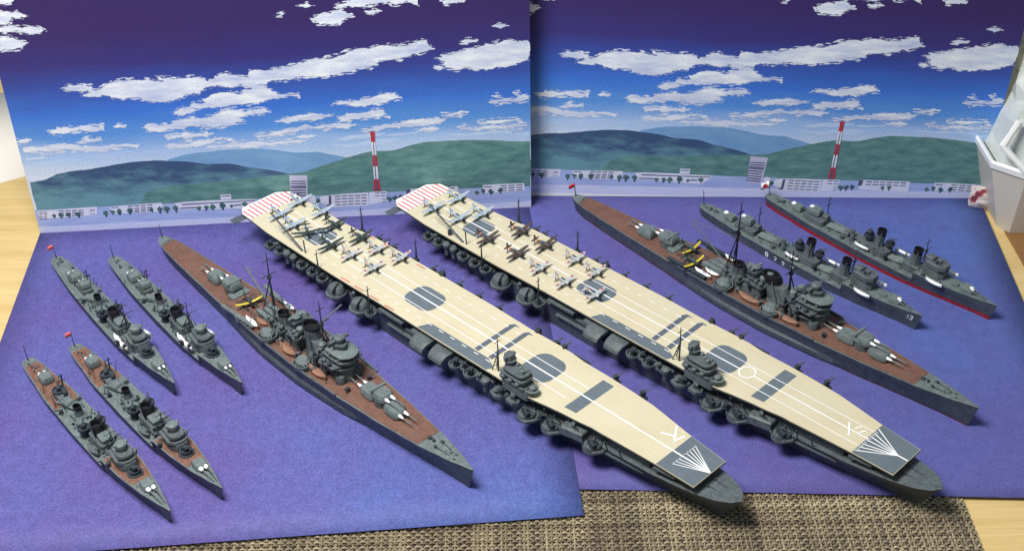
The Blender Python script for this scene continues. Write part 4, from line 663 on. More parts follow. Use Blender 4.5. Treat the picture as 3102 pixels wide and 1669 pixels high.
GL = {'a': [((0, 0), (0, .026)), ((0, .026), (.018, .026)), ((.018, 0), (.018, .026)), ((0, .013), (.018, .013)), ((0, 0), (.018, 0))],
      'b': [((0, .024), (.018, .024)), ((.018, .024), (.014, .01)), ((.014, .01), (.002, 0))],
      'c': [((.006, .026), (0, .012)), ((.005, .022), (.018, .022)), ((.018, .022), (.015, .008)), ((.015, .008), (.004, 0))],
      'd': [((0, .024), (.02, .024)), ((.02, .024), (.008, .008)), ((.004, .014), (.014, .002))]}
for k, x in zip('abcd', (-.228, -.16, -.098, -.032)): strokes(d5, 'hull_letter', GL[k], .0052, WHITE, wall_plane(T5, x, .014))
strokes(d5, 'hull_number', [((0, 0), (0, .03)), ((.012, .03), (.028, .03)), ((.028, .03), (.028, 0)), ((.014, .016), (.028, .016)), ((.012, 0), (.028, 0))], .0045, WHITE, wall_plane(T5, .757, .058))
# ------------------------------------------------------------------ heavy cruisers
def cruiser(loc, ang, label, two):
    o = empty('heavy_cruiser', loc, radians(ang), label, 'warship', 'model heavy cruisers')
    T = [(-1.455, .02, .012, .088, .03), (-1.40, .045, .03, .086, .02), (-1.3, .062, .05, .086, .01), (-1.1, .08, .07, .086, 0), (-.86, .097, .09, .088, 0), (-.6, .118, .112, .094, 0), (-.4, .136, .132, .102, 0), (-.1, .15, .146, .108, 0), (.2, .152, .144, .111, 0), (.5, .138, .118, .116, 0), (.8, .113, .08, .122, -.002), (1.0, .090, .05, .127, -.006), (1.12, .075, .034, .13, -.01), (1.3, .043, .012, .137, -.02), (1.42, .013, .003, .143, -.032), (1.455, .003, .001, .145, -.036)]
    hull(o, T, None, HULLG, DECKG, .008 if two else 0, REDD, 90)
    portholes(o, T, .62, 1.3, 16, .7); portholes(o, T, -1.25, -.62, 12, .62)
    deck_strip(o, T, -1.37, 1.12, 'brown_deck', BROWN, .93, None, .0042, 60)
    # bulge and torpedo ledge along both sides
    for sg in (-1, 1):
        R = []; R2 = []
        for i in range(31):
            x = -.45 + 1.2 * i / 30; bd, bw, h, _ = interp(T, x); e = .016 * max(.12, (1 - abs(2 * i / 30 - 1) ** 4))
            R.append([(x, sg * bw * .98, .0), (x, sg * (bw + e), .012), (x, sg * (bw + e), .042), (x, sg * (bw + .002), .056), (x, sg * bw * .98, .056)])
        MB().loft(R).build('hull_bulge', HULLG, o)
        for i in range(31):
            x = -.46 + .99 * i / 30; bd, bw, h, _ = interp(T, x); R2.append([(x, sg * (bd - .006), h + .001), (x, sg * (bd + .006), h + .003), (x, sg * (bd + .006), h + .014), (x, sg * (bd - .002), h + .014)])
        MB().loft(R2).build('side_rail', GREY, o)
    anchors(o, 1.2, .137, .024); clutter(o, [(1.14, 1.36, .02, .134, 8, .014)], 4, DARKG); clutter(o, [(-1.4, -1.3, .03, .088, 5, .014), (.98, 1.1, .05, .13, 3, .01), (-1.0, -.86, .06, .09, 4, .012)], 8, GREY)
    flagstaff(o, -1.44, .088, .178, RED if two else None, .85)
    # main battery
    bg_ = dict(L=.12, w=.085, h=.046, bl=.105)
    turret(o, .862, .131, bg_['L'], bg_['w'], bg_['h'], False, True, DECKG, bl=bg_['bl'], v=-.004)
    MB().lathe([(.045, 0), (.045, .045)], (.752, 0, .122), 16).build('barbette', GREY, o); turret(o, .752, .165, .12, .085, .046, False, True, DECKG, bl=.105, big=True)
    turret(o, .657, .125, .12, .085, .046, True, True, DECKG, bl=.10)
    MB().lathe([(.045, 0), (.045, .04)], (-.645, 0, .094), 16).build('barbette', GREY, o); turret(o, -.645, .133, .125, .088, .046, True, True, DECKG, bl=.10, big=True)
    turret(o, -.815, .093, .12, .085, .046, True, True, DECKG, bl=.10)
    # aft deckhouse, catapults, aircraft deck
    MB().slab(rrect(-.61, -.06, -.545, .06, .015), .095, .128, .1).build('deckhouse', DECKG, o)
    deck = MB(); deck.slab([(-.55, -.105), (-.2, -.125), (-.2, .125), (-.55, .105)], .100, .116, .1); deck.build('aircraft_deck', BROWN, o)
    R_ = MB()
    for y in (-.05, 0, .05):
        for q in (-.006, .006): R_.box((-.38, y + q, .1185), (.3, .002, .004))
    R_.box((-.45, 0, .118), (.004, .16, .004)); R_.build('aircraft_rails', DARKG, o)['kind'] = 'stuff'
    for sg in (-1, 1):
        c = MB(); y = sg * .132; x0, x1 = -.53, -.24
        c.lathe([(.016, 0), (.016, .03)], ((x0 + x1) / 2, y, .098), 10); c.box(((x0 + x1) / 2, y, .133), (x1 - x0, .022, .012), sg * -.06 if not two else 0)
        for i in range(9): c.tube([(x0 + i * .032, y - .012, .126), (x0 + (i + 1) * .032, y - .012, .139)], .0022, 4)
        c.build('catapult', DECKG if not two else DARKG, o)
    boat(o, -.28, -.108, .118, .125, .036, WOODB, 'boat', -.05, False, CANVAS); boat(o, -.262, .128, .118, .1, .032, WOODB, 'boat', 0, False, CANVAS)
    boat(o, -.25, -.062, .118, .1, .03, WOODB, 'boat', 0, False, CANVAS if two else None)
    for i, y in enumerate((-.02, .015, .05)):
        M_ = MB(); M_.slab(rrect(-.36 + i * .02, y - .012, -.21, y + .012, .008), .116, .142 + .006 * i, .25); M_.build('boat_chock', DECKG, o)
    # mainmast with aircraft crane
    mx, my = (-.17, .045) if two else (-.30, .05)
    ms = tripod(o, mx, my, .115, .60 if two else .52, .05, .05, BLACK if two else DARKG, .0055, 'mainmast', 1)
    cb_ = (mx - .11 if two else mx - .02, .07 if two else .045)
    tip = (-.49, .01, .35) if two else (-.495, .02, .34)
    C_ = MB(); C_.tube([(cb_[0], cb_[1], .14), tip], [.0095 if not two else .005, .005 if not two else .003], 4)
    if not two: C_.box((cb_[0], cb_[1], .14), (.03, .03, .04))
    C_.tube([tip, (mx, my, .33 if not two else .36)], .0012, 4); C_.build('aircraft_crane', DECKG, o)
    # aft funnel and control tower
    MB().slab(rrect(-.2, -.055, .09, .055, .03), .112, .165, .06).build('superstructure_deck', GREY, o)
    funnel(o, -.10, .16, .238, .036, .032, -.012, .012, GREY, 'aft_funnel')
    tw_ = (.0, .0); M_ = MB(); M_.lathe([(.036, 0), (.036, .045), (.05, .05), (.05, .06)], (.01, .0, .165), 16); at = M_.build('aft_control_tower', GREY, o); MB().slab(rrect(-.03, -.042, .048, .042, .02), .225, .262, .15).build('control_house', DARKG, at); M_ = MB(); M_.lathe([(.02, 0), (.026, .016), (.012, .026)], (.012, 0, .262), 10); M_.box((.012, 0, .276), (.014, .09, .01)); M_.build('gun_director', DECKG, at)
    # main funnel, trunked
    funnel(o, .175, .13, .278 if two else .302, .058, .044, -.06 if two else -.02, .036 if two else .012, GREY, 'main_funnel')
    MB().loft([[(a, b, zq) for a, b in ell(x, 0, rx, .04, 14)] for x, zq, rx in ((.25, .12, .045), (.235, .18, .04), (.2, .235, .028))]).build('funnel_trunk', GREY, o)
    # heavy anti-aircraft guns on sponsons
    for x in (-.122, .212):
        for sg in (-1, 1):
            s = MB(); y = sg * .112; s.lathe([(.03, -.04), (.05, -.004), (.056, 0), (.056, .02), (.05, .02), (.05, .004)], (x, y, .122), 18); sp = s.build('gun_sponson', GREY, o)
            g = MB(); g.loft([[(x + a * .044, y + b * .04, .126) for a, b in ell(0, 0, 1, 1, 12)], [(x + a * .043, y + b * .039, .155) for a, b in ell(0, 0, 1, 1, 12)], [(x + a * .028, y + b * .025, .172) for a, b in ell(0, 0, 1, 1, 12)]])
            for q in (-.009, .009): g.tube([(x + .03 + q * 0, y + sg * .01 + q, .15), (x + .075, y + sg * .028 + q, .165)], .003, 6)
            g.build('gun_shield', DECKG, sp)
    for x, y, r in ((.06, -.105, .0), (.325, -.1, .0), (.07, .105, 0), (.33, .1, 0)): boat(o, x, y, .116, .15, .044, WOODB, 'boat', r, False)
    # searchlight towers and light guns
    for x, y, zq in ((.05, -.045, .19), (.05, .045, .19), (-.06, -.055, .165), (-.06, .055, .165), (.095, -.06, .2), (.095, .06, .2), (.27, -.07, .19), (.27, .07, .19), (.31, -.055, .225), (.31, .055, .225), (.36, -.075, .2), (.36, .075, .2)):
        P = MB(); P.lathe([(.012, .112 - zq), (.012, 0), (.026, .003)], (x, y, zq), 10); P.tub((x, y, zq + .004), .028, .013, .005); aa_gun(P, x, y, zq + .004, 1.5, (1 if y > 0 else -1) * 1.1); P.build('light_gun_platform', GREY, o)
    for x, y, zq in ((.09, -.03, .235), (.09, .03, .235), (.3, -.035, .25), (.3, .035, .25)):
        S_ = MB(); S_.tube([(x, y, zq - .1), (x, y, zq)], .008, 8); S_.lathe([(.008, 0), (.02, .004), (.02, .024), (.012, .03)], (x, y, zq), 10); S_.build('searchlight', DECKG, o)
    clutter(o, [(-.2, .1, .055, .165, 12, .022), (.22, .36, .06, .15, 16, .03), (.24, .4, .05, .2, 10, .026), (-.35, -.22, .05, .116, 6, .02), (.05, .4, .1, .115, 10, .016)], 11 if two else 12, DARKG); clutter(o, [(-.2, .09, .055, .165, 26, .013), (.2, .42, .085, .115, 20, .014), (.24, .42, .05, .2, 18, .013), (-.2, .3, .1, .115, 14, .012), (.36, .5, .06, .27, 12, .012)], 21, GREY, 'small_fitting'); clutter(o, [(-.18, .09, .06, .165, 18, .012), (.22, .42, .06, .16, 16, .016), (.3, .5, .07, .212, 10, .012)], 31, BLACK, 'dark_fitting'); clutter(o, [(-.62, -.2, .1, .118, 16, .01), (.05, .42, .1, .114, 10, .012)], 41, DECKG, 'deck_box')
    R = random.Random(9 if two else 14)
    light_guns(o, [(x, sg * y, zq, 1.3, sg * 1.3) for sg in (-1, 1) for x, y, zq in ((-.04, .085, .115), (.02, .06, .165), (.13, .085, .118), (.27, .055, .2), (.29, .1, .118), (.55, .07, .118), (-.16, .05, .165), (.31, .05, .214))])
    posts(o, [(R.uniform(-.3, .46), R.choice((-1, 1)) * R.uniform(.03, .12), .115, R.uniform(.04, .1), R.uniform(-.08, .08)) for _ in range(44)] + [(R.uniform(-.18, .4), R.choice((-1, 1)) * R.uniform(.01, .05), .19, R.uniform(.05, .1), R.uniform(-.05, .05)) for _ in range(24)])
    tripod(o, .235, .015, .13, .485, .05, .045, BLACK if two else DARKG, .0055, 'foremast', -1)
    if not two: MB().tube([(.235, .015, .35), (.175, .19, .345)], [.006, .0045], 6).build('signal_boom', DECKG, o)
    # bridge tower
    def sec(x0, x1, w, zq, sh=.6): return [(x0, -w, zq), ((x0 + x1) / 2, -w * 1.04, zq), (x1 - .025, -w * .9, zq), (x1, -w * sh * .6, zq), (x1 + .006, 0, zq), (x1, w * sh * .6, zq), (x1 - .025, w * .9, zq), ((x0 + x1) / 2, w * 1.04, zq), (x0, w, zq)]
    B = MB(); B.loft([sec(.36, .495, .052, .112), sec(.365, .492, .05, .212)]); br = B.build('bridge_tower', GREY, o)
    def lev(rows, name, m): return MB().loft([sec(*r) for r in rows]).build(name, m, br)
    lev([(.30, .47, .072, .165), (.30, .47, .074, .171), (.302, .468, .072, .173)], 'bridge_platform', GREY)
    lev([(.31, .5, .07, .206), (.31, .502, .073, .212), (.312, .5, .071, .214)], 'bridge_platform', DECKG)
    lev([(.375, .488, .046, .213), (.378, .486, .044, .252)], 'bridge_house', GREY)
    lev([(.34, .512, .066, .247), (.34, .516, .07, .262), (.343, .513, .068, .264)], 'bridge_platform', GREY)
    lev([(.375, .505, .054, .262), (.378, .502, .053, .29)], 'bridge_house', DARKG)
    lev([(.365, .52, .064, .288), (.365, .522, .066, .296), (.375, .512, .056, .300)], 'bridge_roof', DECKG)
    lev([(.385, .45, .032, .3), (.388, .447, .03, .322), (.378, .456, .038, .324), (.38, .454, .036, .333)], 'bridge_house', GREY)
    MB().loft([sec(.379, .504, .0555, zq) for zq in (.272, .282)], False, False).build('bridge_window_band', BLACK, br)
    D = MB(); D.lathe([(.024, 0), (.024, .016), (.03, .018), (.03, .032), (.02, .04)], (.415, 0, .333), 14); D.box((.41, 0, .349), (.016, .12, .012)); D.build('gun_director', GREY, br)
    D = MB(); D.box((.37, 0, .312), (.03, .1, .012)); D.lathe([(.016, -.05), (.016, 0), (.022, .004), (.016, .022)], (.37, 0, .312), 12); D.build('range_finder', DARKG, br)
    for sg in (-1, 1):
        W_ = MB(); W_.loft([[(.36, sg * .05, zq), (.48, sg * .05, zq), (.465, sg * .098, zq), (.39, sg * .098, zq)] for zq in (.222, .231)]); W_.build('bridge_wing', GREY, br)
        for x, y, zq, s_ in ((.43, .09, .231, 1), (.385, .088, .231, .8), (.33, .062, .214, 1), (.40, .06, .264, .8), (.47, .055, .264, .7), (.325, .066, .173, 1.2), (.365, .07, .173, 1)):
            MB().lathe([(.010 * s_, 0), (.013 * s_, .012 * s_), (.012 * s_, .02 * s_), (.006 * s_, .026 * s_)], (x, sg * y, zq), 8).build('lookout_post', DARKG if s_ > .9 else GREY, br)
        for x, y, z0, z1 in ((.31, .06, .112, .165), (.35, .066, .112, .206), (.45, .062, .112, .206), (.355, .058, .212, .247), (.46, .058, .212, .247)):
            MB().tube([(x, sg * y, z0), (x, sg * y, z1)], .0035, 5).build('bridge_strut', GREY, br)
        MB().lathe([(.026, .0), (.028, .05), (.024, .058)], (.465, sg * .052, .112), 12).build('bridge_bay', GREY, br)
    return o
cruiser((-1.17595, 5.74765, Zs), -47.96, 'brown decked heavy cruiser on the left sheet, with one floatplane aboard', False)
cruiser((1.37045, 6.1462, Zr), -48.44, 'brown decked heavy cruiser on the right sheet, black topped funnel, two floatplanes aboard', True)
# ------------------------------------------------------------------ aircraft carriers
EDGE_S = [(-1.836, -.148), (-1.779, -.186), (-1.69, -.19), (-1.5, -.205), (-1.15, -.207), (-.9, -.209), (-.45, -.2), (0, -.2), (.5, -.195), (.633, -.2), (.722, -.192), (.8, -.178), (.889, -.165), (.98, -.156), (1.066, -.142), (1.11, -.142), (1.3, -.131), (1.45, -.124), (1.678, -.12)]
EDGE_P = [(-1.836, .108), (-1.779, .175), (-1.70, .18), (-1.5, .18), (-1.27, .183), (-1.12, .192), (-1.05, .207), (-.9, .212), (-.4, .218), (0, .221), (.32, .214), (.5, .219), (.6, .217), (.69, .207), (.87, .207), (1.03, .201), (1.175, .192), (1.3, .172), (1.442, .148), (1.678, .12)]
ZD = .212
def carrier(loc, ang, label, right):
    o = empty('aircraft_carrier', loc, radians(ang), label, 'warship', 'model aircraft carriers')
    T = [(-1.80, .03, .012, .13, .06), (-1.74, .09, .05, .128, .05), (-1.6, .14, .1, .126, .02), (-1.3, .168, .15, .125, 0), (-.9, .178, .17, .125, 0), (-.2, .185, .182, .125, 0), (.4, .182, .17, .125, 0), (.8, .165, .135, .126, 0), (1.15, .142, .092, .128, -.01), (1.4, .132, .055, .138, -.025), (1.55, .124, .032, .152, -.04), (1.66, .112, .018, .160, -.055), (1.75, .092, .009, .166, -.07), (1.82, .062, .005, .170, -.085), (1.856, .034, .003, .172, -.1), (1.87, .012, .002, .173, -.108), (1.874, .002, .001, .173, -.11)]
    hull(o, T, None, HULLG, GREY, 0, None, 110)
    # hangar walls, flush with the flight deck underside
    H = []
    for i in range(41):
        x = -1.62 + 3.02 * i / 40; w = min(interp(T, x)[0] - .03, .158 if x < .9 else .158 - (x - .9) * .09); H.append([(x, -w, .12), (x, w, .12), (x, w, ZD - .012), (x, -w, ZD - .012)])
    MB().loft(H).build('hangar', HULLG, o)
    for x, sg in ((1.45, -1), (1.45, 1), (1.6, -1), (1.6, 1)): MB().tube([(x, sg * .085, .14), (x, sg * .085, ZD - .012)], .008, 6).build('deck_pillar', DARKG, o)
    for x, sg in ((-1.66, -1), (-1.66, 1), (-1.74, -1), (-1.74, 1)): MB().tube([(x, sg * .06, .12), (x, sg * .08, ZD - .012)], .007, 6).build('deck_pillar', DARKG, o)
    out = EDGE_S + EDGE_P[::-1]
    fd = MB(); fd.loft([[(x, y * .985, ZD - .012) for x, y in out], [(x, y, ZD - .006) for x, y in out], [(x, y, ZD) for x, y in out]], True, True)
    fdo = fd.build('flight_deck', TAN, o); 
    MB().loft([[(x, y * 1.004, ZD - .013) for x, y in out], [(x, y * 1.006, ZD - .004) for x, y in out]], False, False).build('deck_edge', DARKG, o)
    def mk(name, polys, z, m):
        M_ = MB()
        if name in ('runway_dash', 'red_dash', 'guide_line', 'bow_wind_mark', 'centre_line') and len(polys) > 1:
            for i, P in enumerate(polys): mk(name, [P], z + (i % 8) * .00012, m)
            return
        for i, P in enumerate(polys): M_.add([(x, y, ZD + z + i % 8 * .00012) for x, y in P], [tuple(range(len(P)))])
        o_ = M_.build(name, m, fdo, False)
        if name == 'wind_tick': o_['kind'] = 'stuff'
        return o_
    ln = lambda x0, y0, x1, y1, w: [(x0, y0 - w / 2), (x1, y1 - w / 2), (x1, y1 + w / 2), (x0, y0 + w / 2)]
    ey = lambda E, x: interp(E, x)[0]
    Q = lambda x0, x1: [(x, ey(EDGE_S, x) + .002) for x in (x0, (x0 + x1) / 2, x1)] + [(x, ey(EDGE_P, x) - .002) for x in (x1, (x0 + x1) / 2, x0)]
    mk('bow_grey_area', [Q(1.452, 1.676)], .0006, MARK)
    mk('stern_white_area', [[(-1.834, -.146), (-1.778, -.183), (-1.69, -.187), (-1.675, .178), (-1.778, .172), (-1.834, .106)]], .0006, WHITE)
    for i in range(11):
        y = -.165 + i * .0315; e = -1.826 if -.13 < y < .09 else -1.80; mk('stern_stripe', [ln(max(e, -1.826), y, -1.688 + .012 * i / 10, y, .0092)], .0012, RED)
    octo = lambda x0, x1, y0, y1, c: [(x0 + c, y0), (x1 - c, y0), (x1, y0 + c), (x1, y1 - c), (x1 - c, y1), (x0 + c, y1), (x0, y1 - c), (x0, y0 + c)]
    mk('elevator', [octo(-1.315, -1.155, -.092, .078, .03)], .0006, MARK)
    mk('elevator', [rrect(-.43, -.085, -.21, .095, .062, 6) if not right else rrect(-.41, -.072, -.19, .088, .055, 6)], .0006, MARK)
    mk('elevator', [rrect(.475, -.085, .672, .132, .068, 6) if not right else rrect(.49, -.08, .685, .122, .06, 6)], .0006, MARK)
    mk('funnel_grey_area', [[(-.16, ey(EDGE_S, -.16) + .003), (.37, ey(EDGE_S, .37) + .003), (.39, -.155), (.315, -.118), (-.127, -.124)]], .0006, MARK)
    for x in (.218, .322): mk('windscreen_strip', [[(x - .018, -.112), (x + .012, -.112), (x + .002, .172), (x + .03, .18), (x - .012, .186), (x - .028, .165)]], .0009, MARKD)
    mk('windscreen_panel', [[(.862, -.125), (.936, -.118), (.936, .166), (.862, .166)]], .0006, MARK)
    z = .0014
    if not right:
        mk('centre_line', [ln(-1.66, 0, 1.672, .006, .0085)], z, WHITE)
        mk('guide_line', [ln(-1.64, .052, .86, .064, .0045), ln(-1.6, -.074, .83, -.07, .0045)], z, WHITE)
        mk('bow_wind_mark', [[(x0, y - .002), (x0, y + .002), (1.676, .0105), (1.676, .0045)] for x0, y in ((1.508, -.068), (1.508, -.045), (1.508, -.022), (1.508, .034), (1.508, .058), (1.508, .082), (1.508, .104))], z + .0003, WHITE)
        mk('wind_tick', [ln(1.506, y, 1.512, y, .004) for y in (-.057, -.034, -.011, .022, .046, .07, .093)], z, WHITE)
        P = lambda u, v, i: (u, v, ZD + z + i * .00015)
        strokes(fdo, 'deck_letter', [((1.352, .155), (1.418, .058)), ((1.328, .062), (1.398, .092)), ((1.414, .06), (1.430, .122))], .011, WHITE, P)
        for s_, e_ in ((-1.041, -.975), (-.905, -.838), (-.735, -.68), (-.605, -.535)): mk('red_dash', [ln(s_, .194, e_, .196, .0055)], z, RED)
        for s_, e_ in ((-.818, -.741), (-.698, -.621), (-.565, -.488), (-.434, -.361)): mk('red_dash', [ln(s_, -.191, e_, -.188, .0055)], z, RED)
    else:
        mk('centre_line', [ln(-1.66, 0, .694, .010, .0075), ln(.782, .010, 1.46, .010, .0075)], z, WHITE)
        mk('guide_line', [ln(-1.64, .062, 1.452, .074, .0045), ln(-1.6, -.068, 1.452, -.062, .0045)], z, WHITE)
        C_ = MB(); n = 32; a = [(.738 + .045 * cos(2 * pi * i / n), .012 + .050 * sin(2 * pi * i / n), ZD + z + .0003) for i in range(n)]; b = [(.738 + .037 * cos(2 * pi * i / n), .012 + .042 * sin(2 * pi * i / n), ZD + z + .0003) for i in range(n)]
        C_.add(a + b, [(i, (i + 1) % n, n + (i + 1) % n, n + i) for i in range(n)]); C_.build('wind_circle', WHITE, fdo, False)
        mk('bow_wind_mark', [[(1.456, y - .0035), (1.456, y + .0035), (1.625, .011), (1.625, .005)] for y in (-.102, -.068, -.038, .0, .034, .066, .105)] + [ln(1.61, .008, 1.676, .008, .009)], z + .0003, WHITE)
        mk('wind_tick', [ln(1.456, y, 1.470, y * .94, .004) for y in (-.085, -.053, -.02, .018, .05, .082)], z, WHITE)
        P = lambda u, v, i: (u, v, ZD + z + .0008 + i * .00015)
        strokes(fdo, 'deck_letter', [((1.327, .050), (1.378, -.034)), ((1.388, .062), (1.372, .032)), ((1.418, .05), (1.404, .02))], .0095, WHITE, P)
    D1 = [ln(x, -.136, x + .034, -.1355, .0048) for x in [-1.5 + .0905 * i for i in range(21)]]; D2 = [ln(x, .139, x + .034, .141, .0048) for x in [-1.5 + .0925 * i for i in range(20)]]
    mk('runway_dash', D1 + D2, z, WHITE)
    # side galleries, starboard
    class GG:
        def box(s, *a): MB().box(*a).build('side_gallery', GREY, o)
        def slab(s, *a): MB().slab(*a).build('side_gallery', GREY, o)
    G = GG()
    def tub(x, y, zq, r=.036, gun=1.7, a=-1.1):
        s = MB(); s.lathe([(r * .25, -.034), (r * .45, -.014), (r * .97, -.005), (r, 0), (r, .013), (r - .005, .013), (r - .005, .001)], (x, y, zq), 18); t = s.build('gun_tub', GREY, o)
        if gun: g = MB(); aa_gun(g, x, y, zq + .002, gun, a); g.build('light_gun', DARKG, t)
    sy = -.222
    for x in (-1.455, -1.36, -1.145, -1.048, -.955): tub(x, sy, .145)
    for x in (-1.295, -1.235):
        M_ = MB(); M_.lathe([(.012, -.05), (.014, 0), (.022, .004), (.024, .022), (.014, .034)], (x, sy + .004, .148), 12); M_.build('fire_director', GREY, o)
    G.box((-1.2, -.19, .132), (.56, .05, .012))
    for x in (-.825, -.615):
        M_ = MB(); y = -.228; M_.lathe([(.026, -.05), (.044, -.02), (.062, -.004), (.062, .01), (.055, .01)], (x, y, .118), 20); M_.loft([[(x + a, y + b, zq) for a, b in ell(0, 0, r, r * .92, 16)] for zq, r in ((.125, .056), (.152, .054), (.17, .042), (.177, .02))]); sp = M_.build('covered_gun_mount', GREY, o)
        MB().box((x + .018, y - .012, .166), (.012, .075, .026), .45).build('gun_slot', BLACK, sp)
    tub(-.515, -.232, .132, .034, 1.4)
    G.box((-.38, -.197, .168), (.2, .02, .014)); G.box((-.17, -.2, .165), (.06, .03, .03))
    R = random.Random(3)
    for i in range(30):
        x = -1.5 + i * .0955 + R.uniform(-.02, .02); b = interp(T, x)[0]
        MB().tube([(x, -(b - .012), R.uniform(.1, .125)), (x + R.uniform(-.01, .01), -.196 if x < .9 else -.196 + (x - .9) * .11, ZD - .012)], .0035, 5).build('deck_strut', DARKG, o)
    light_guns(o, [(-1.41, -.2, .15, 1.4, -1.9), (-1.0, -.2, .152, 1.4, -1.4), (-.7, -.2, .14, 1.5, -1.2), (.225, -.21, .156, 1.5, -1.0), (.34, -.212, .15, 1.4, -1.3), (.50, -.21, .142, 1.7, -1.0), (.58, -.205, .15, 1.7, -.8), (.77, -.2, .13, 1.5, -.9), (.96, -.165, .165, 1.3, -.9)])
    # two funnels curving down over the side
    for x in (-.095, .055):
        M_ = MB(); R = []
        for t, (y, zq) in enumerate(((-.17, .165), (-.205, .167), (-.238, .161), (-.258, .146), (-.262, .132))):
            w = .062 - .003 * t; hh = .017
            dy, dz = ((0, 1), (0.1, 1), (-.35, .9), (-.75, .6), (-.9, .4))[t]
            R.append([(x + a * w, y + b * hh * dy, zq + b * hh * dz) for a, b in rrect(-1, -1, 1, 1, .28, 2)])
        f = M_.loft(R).build('side_funnel', GREY, o); MB().loft([[(p[0], p[1] - .0006, p[2] - .0008) for p in R[-1]]] + [[(x + (p[0] - x) * .8, p[1] + .004, p[2] + .004) for p in R[-1]]], False, True).build('funnel_mouth', BLACK, f)
    for x in (.172, .283): tub(x, -.222, .148, .04, 1.9)
    G.slab([(.13, -.17), (.13, -.215), (.4, -.225), (.42, -.17)], .135, .148); G.box((.225, -.215, .15), (.04, .03, .012))
    M_ = MB(); M_.lathe([(.014, -.05), (.016, 0), (.024, .004), (.024, .024), (.014, .03)], (.392, -.218, .15), 12); M_.build('fire_director', GREY, o)
    M_ = MB(); M_.slab([(.44, -.165), (.44, -.235), (.49, -.25), (.51, -.235), (.53, -.2), (.53, -.165)], .12, .14); M_.lathe([(.012, 0), (.018, .016), (.01, .026)], (.472, -.222, .14), 10); M_.build('side_platform', GREY, o); M_ = MB(); M_.slab([(.545, -.165), (.55, -.23), (.60, -.235), (.625, -.21), (.61, -.165)], .128, .15); M_.build('side_platform', GREY, o)
    for x, y, w in ((.695, -.222, .055), (.845, -.2, .05), (1.09, -.163, .042)):
        M_ = MB(); M_.slab([(x - .065, y + .07), (x - .06, y - .015), (x - .02, y - w * .9), (x + .035, y - w * .9), (x + .065, y), (x + .065, y + .07)], .108, .122, .1); M_.loft([[(x - .005 + a, y + b, zq) for a, b in ell(0, 0, .05, .048, 16)] for zq in (.1, .138)], True, False); sp = M_.build('gun_platform', GREY, o)
        g = MB(); g.box((x - .012, y, .142), (.034, .018, .036)); g.box((x + .014, y - .02, .144), (.034, .014, .036), -.4); g.lathe([(.02, 0), (.018, .02)], (x, y, .122), 10)
        for q in (-.008, .008): g.tube([(x + .01, y + q, .15), (x + .065, y - .012 + q, .172)], .0035, 6)
        g.build('twin_gun', DARKG, sp)
    M_ = MB(); M_.loft([[(.9, -.205, zq), (1.03, -.178, zq), (1.03, -.12, zq), (.9, -.14, zq)] for zq in (.115, .158)] + [[(.905, -.195, .165), (1.025, -.17, .165), (1.025, -.12, .165), (.905, -.14, .165)]]); M_.build('side_deckhouse', GREY, o)
    G.slab([(1.15, -.128), (1.15, -.148), (1.38, -.122), (1.38, -.1)], .098, .106); G.slab([(1.44, -.1), (1.44, -.128), (1.56, -.115), (1.56, -.09)], .178, .19)
    G.slab([(-.42, -.18), (-.42, -.2), (.02, -.2), (.02, -.18)], .088, .098)
    # port side, seen only where it pokes past the deck edge
    for x in (-1.0, -.93, -.86): tub(x, .232, .165, .034, 1.6, 1.2)
    for x in (-.52, -.46, -.3, -.14, .02, .46): tub(x, .238, .168, .03, 1.6, 1.2)
    for x in (-.42, .34): MB().lathe([(.016, 0), (.02, .03), (.012, .05)], (x, .228, ZD - .03), 10).build('port_director', DARKG, o)
    for x in (.54, .9, 1.08):
        PG = MB(); aa_gun(PG, x, .222, ZD - .012, 1.5, 1.1); PG.box((x, .215, ZD - .02), (.05, .04, .012)); PG.build('light_gun', DARKG, o)
    MB().box((.66, .222, ZD - .012), (.12, .02, .006)).build('port_walkway', DARKG, o)
    # folding radio masts
    for x, y, z0, z1 in ((-.985, -.225, .15, .335), (-.508, -.245, .14, .33), (-1.13, .225, .19, .36), (-.665, .245, .19, .335)):
        M_ = MB(); M_.tube([(x, y, z0), (x + .002, y, z0 + (z1 - z0) * .5), (x, y, z1)], [.0065, .0048, .0022], 6); M_.tube([(x, y - .016, z1 - .025), (x, y + .016, z1 - .025)], .002, 5); M_.box((x, y, z0), (.03, .022, .02)); M_.build('radio_mast', DARKG, o)
    # deck crane raised at the stern end
    M_ = MB(); M_.tube([(-1.16, -.18, ZD), (-1.165, -.18, ZD + .085)], .004, 6); b0 = (-1.185, -.182, ZD + .006); b1 = (-1.50, -.16, ZD + .12)
    for q in (-.004, .004): M_.tube([(b0[0], b0[1] + q, b0[2]), (b1[0], b1[1] + q, b1[2])], .003, 5)
    M_.tube([(-1.165, -.18, ZD + .085), (-1.4, -.167, ZD + .086)], .001, 4); M_.build('deck_crane', DARKG, o)
    if right: MB().lathe([(.012, 0), (.014, .02), (.01, .036)], (-1.305, -.178, ZD), 10).build('mooring_post', DARKG, o)
    # stern outriggers
    for sg, y0 in ((-1, -.185), (1, .175)):
        M_ = MB()
        for i in range(5): M_.box((-1.80 + i * .013, y0 + sg * .036, ZD - .02), (.004, .085, .005))
        for i in range(4): M_.box((-1.774, y0 + sg * (.0 + i * .026), ZD - .02), (.06, .004, .005))
        M_.build('stern_net', GREY, o)
    # island
    I = MB(); c = (.575, -.162)
    def isl(x0, x1, y0, y1, z0, z1, r=.02, b=.1): I.slab(rrect(c[0] + x0, c[1] + y0, c[0] + x1, c[1] + y1, r), z0, z1, b)
    isl(-.085, .105, -.042, .036, ZD - .03, ZD + .03); isl(-.1, .09, -.048, .04, ZD + .03, ZD + .04); isl(-.07, .07, -.036, .032, ZD + .04, ZD + .072)
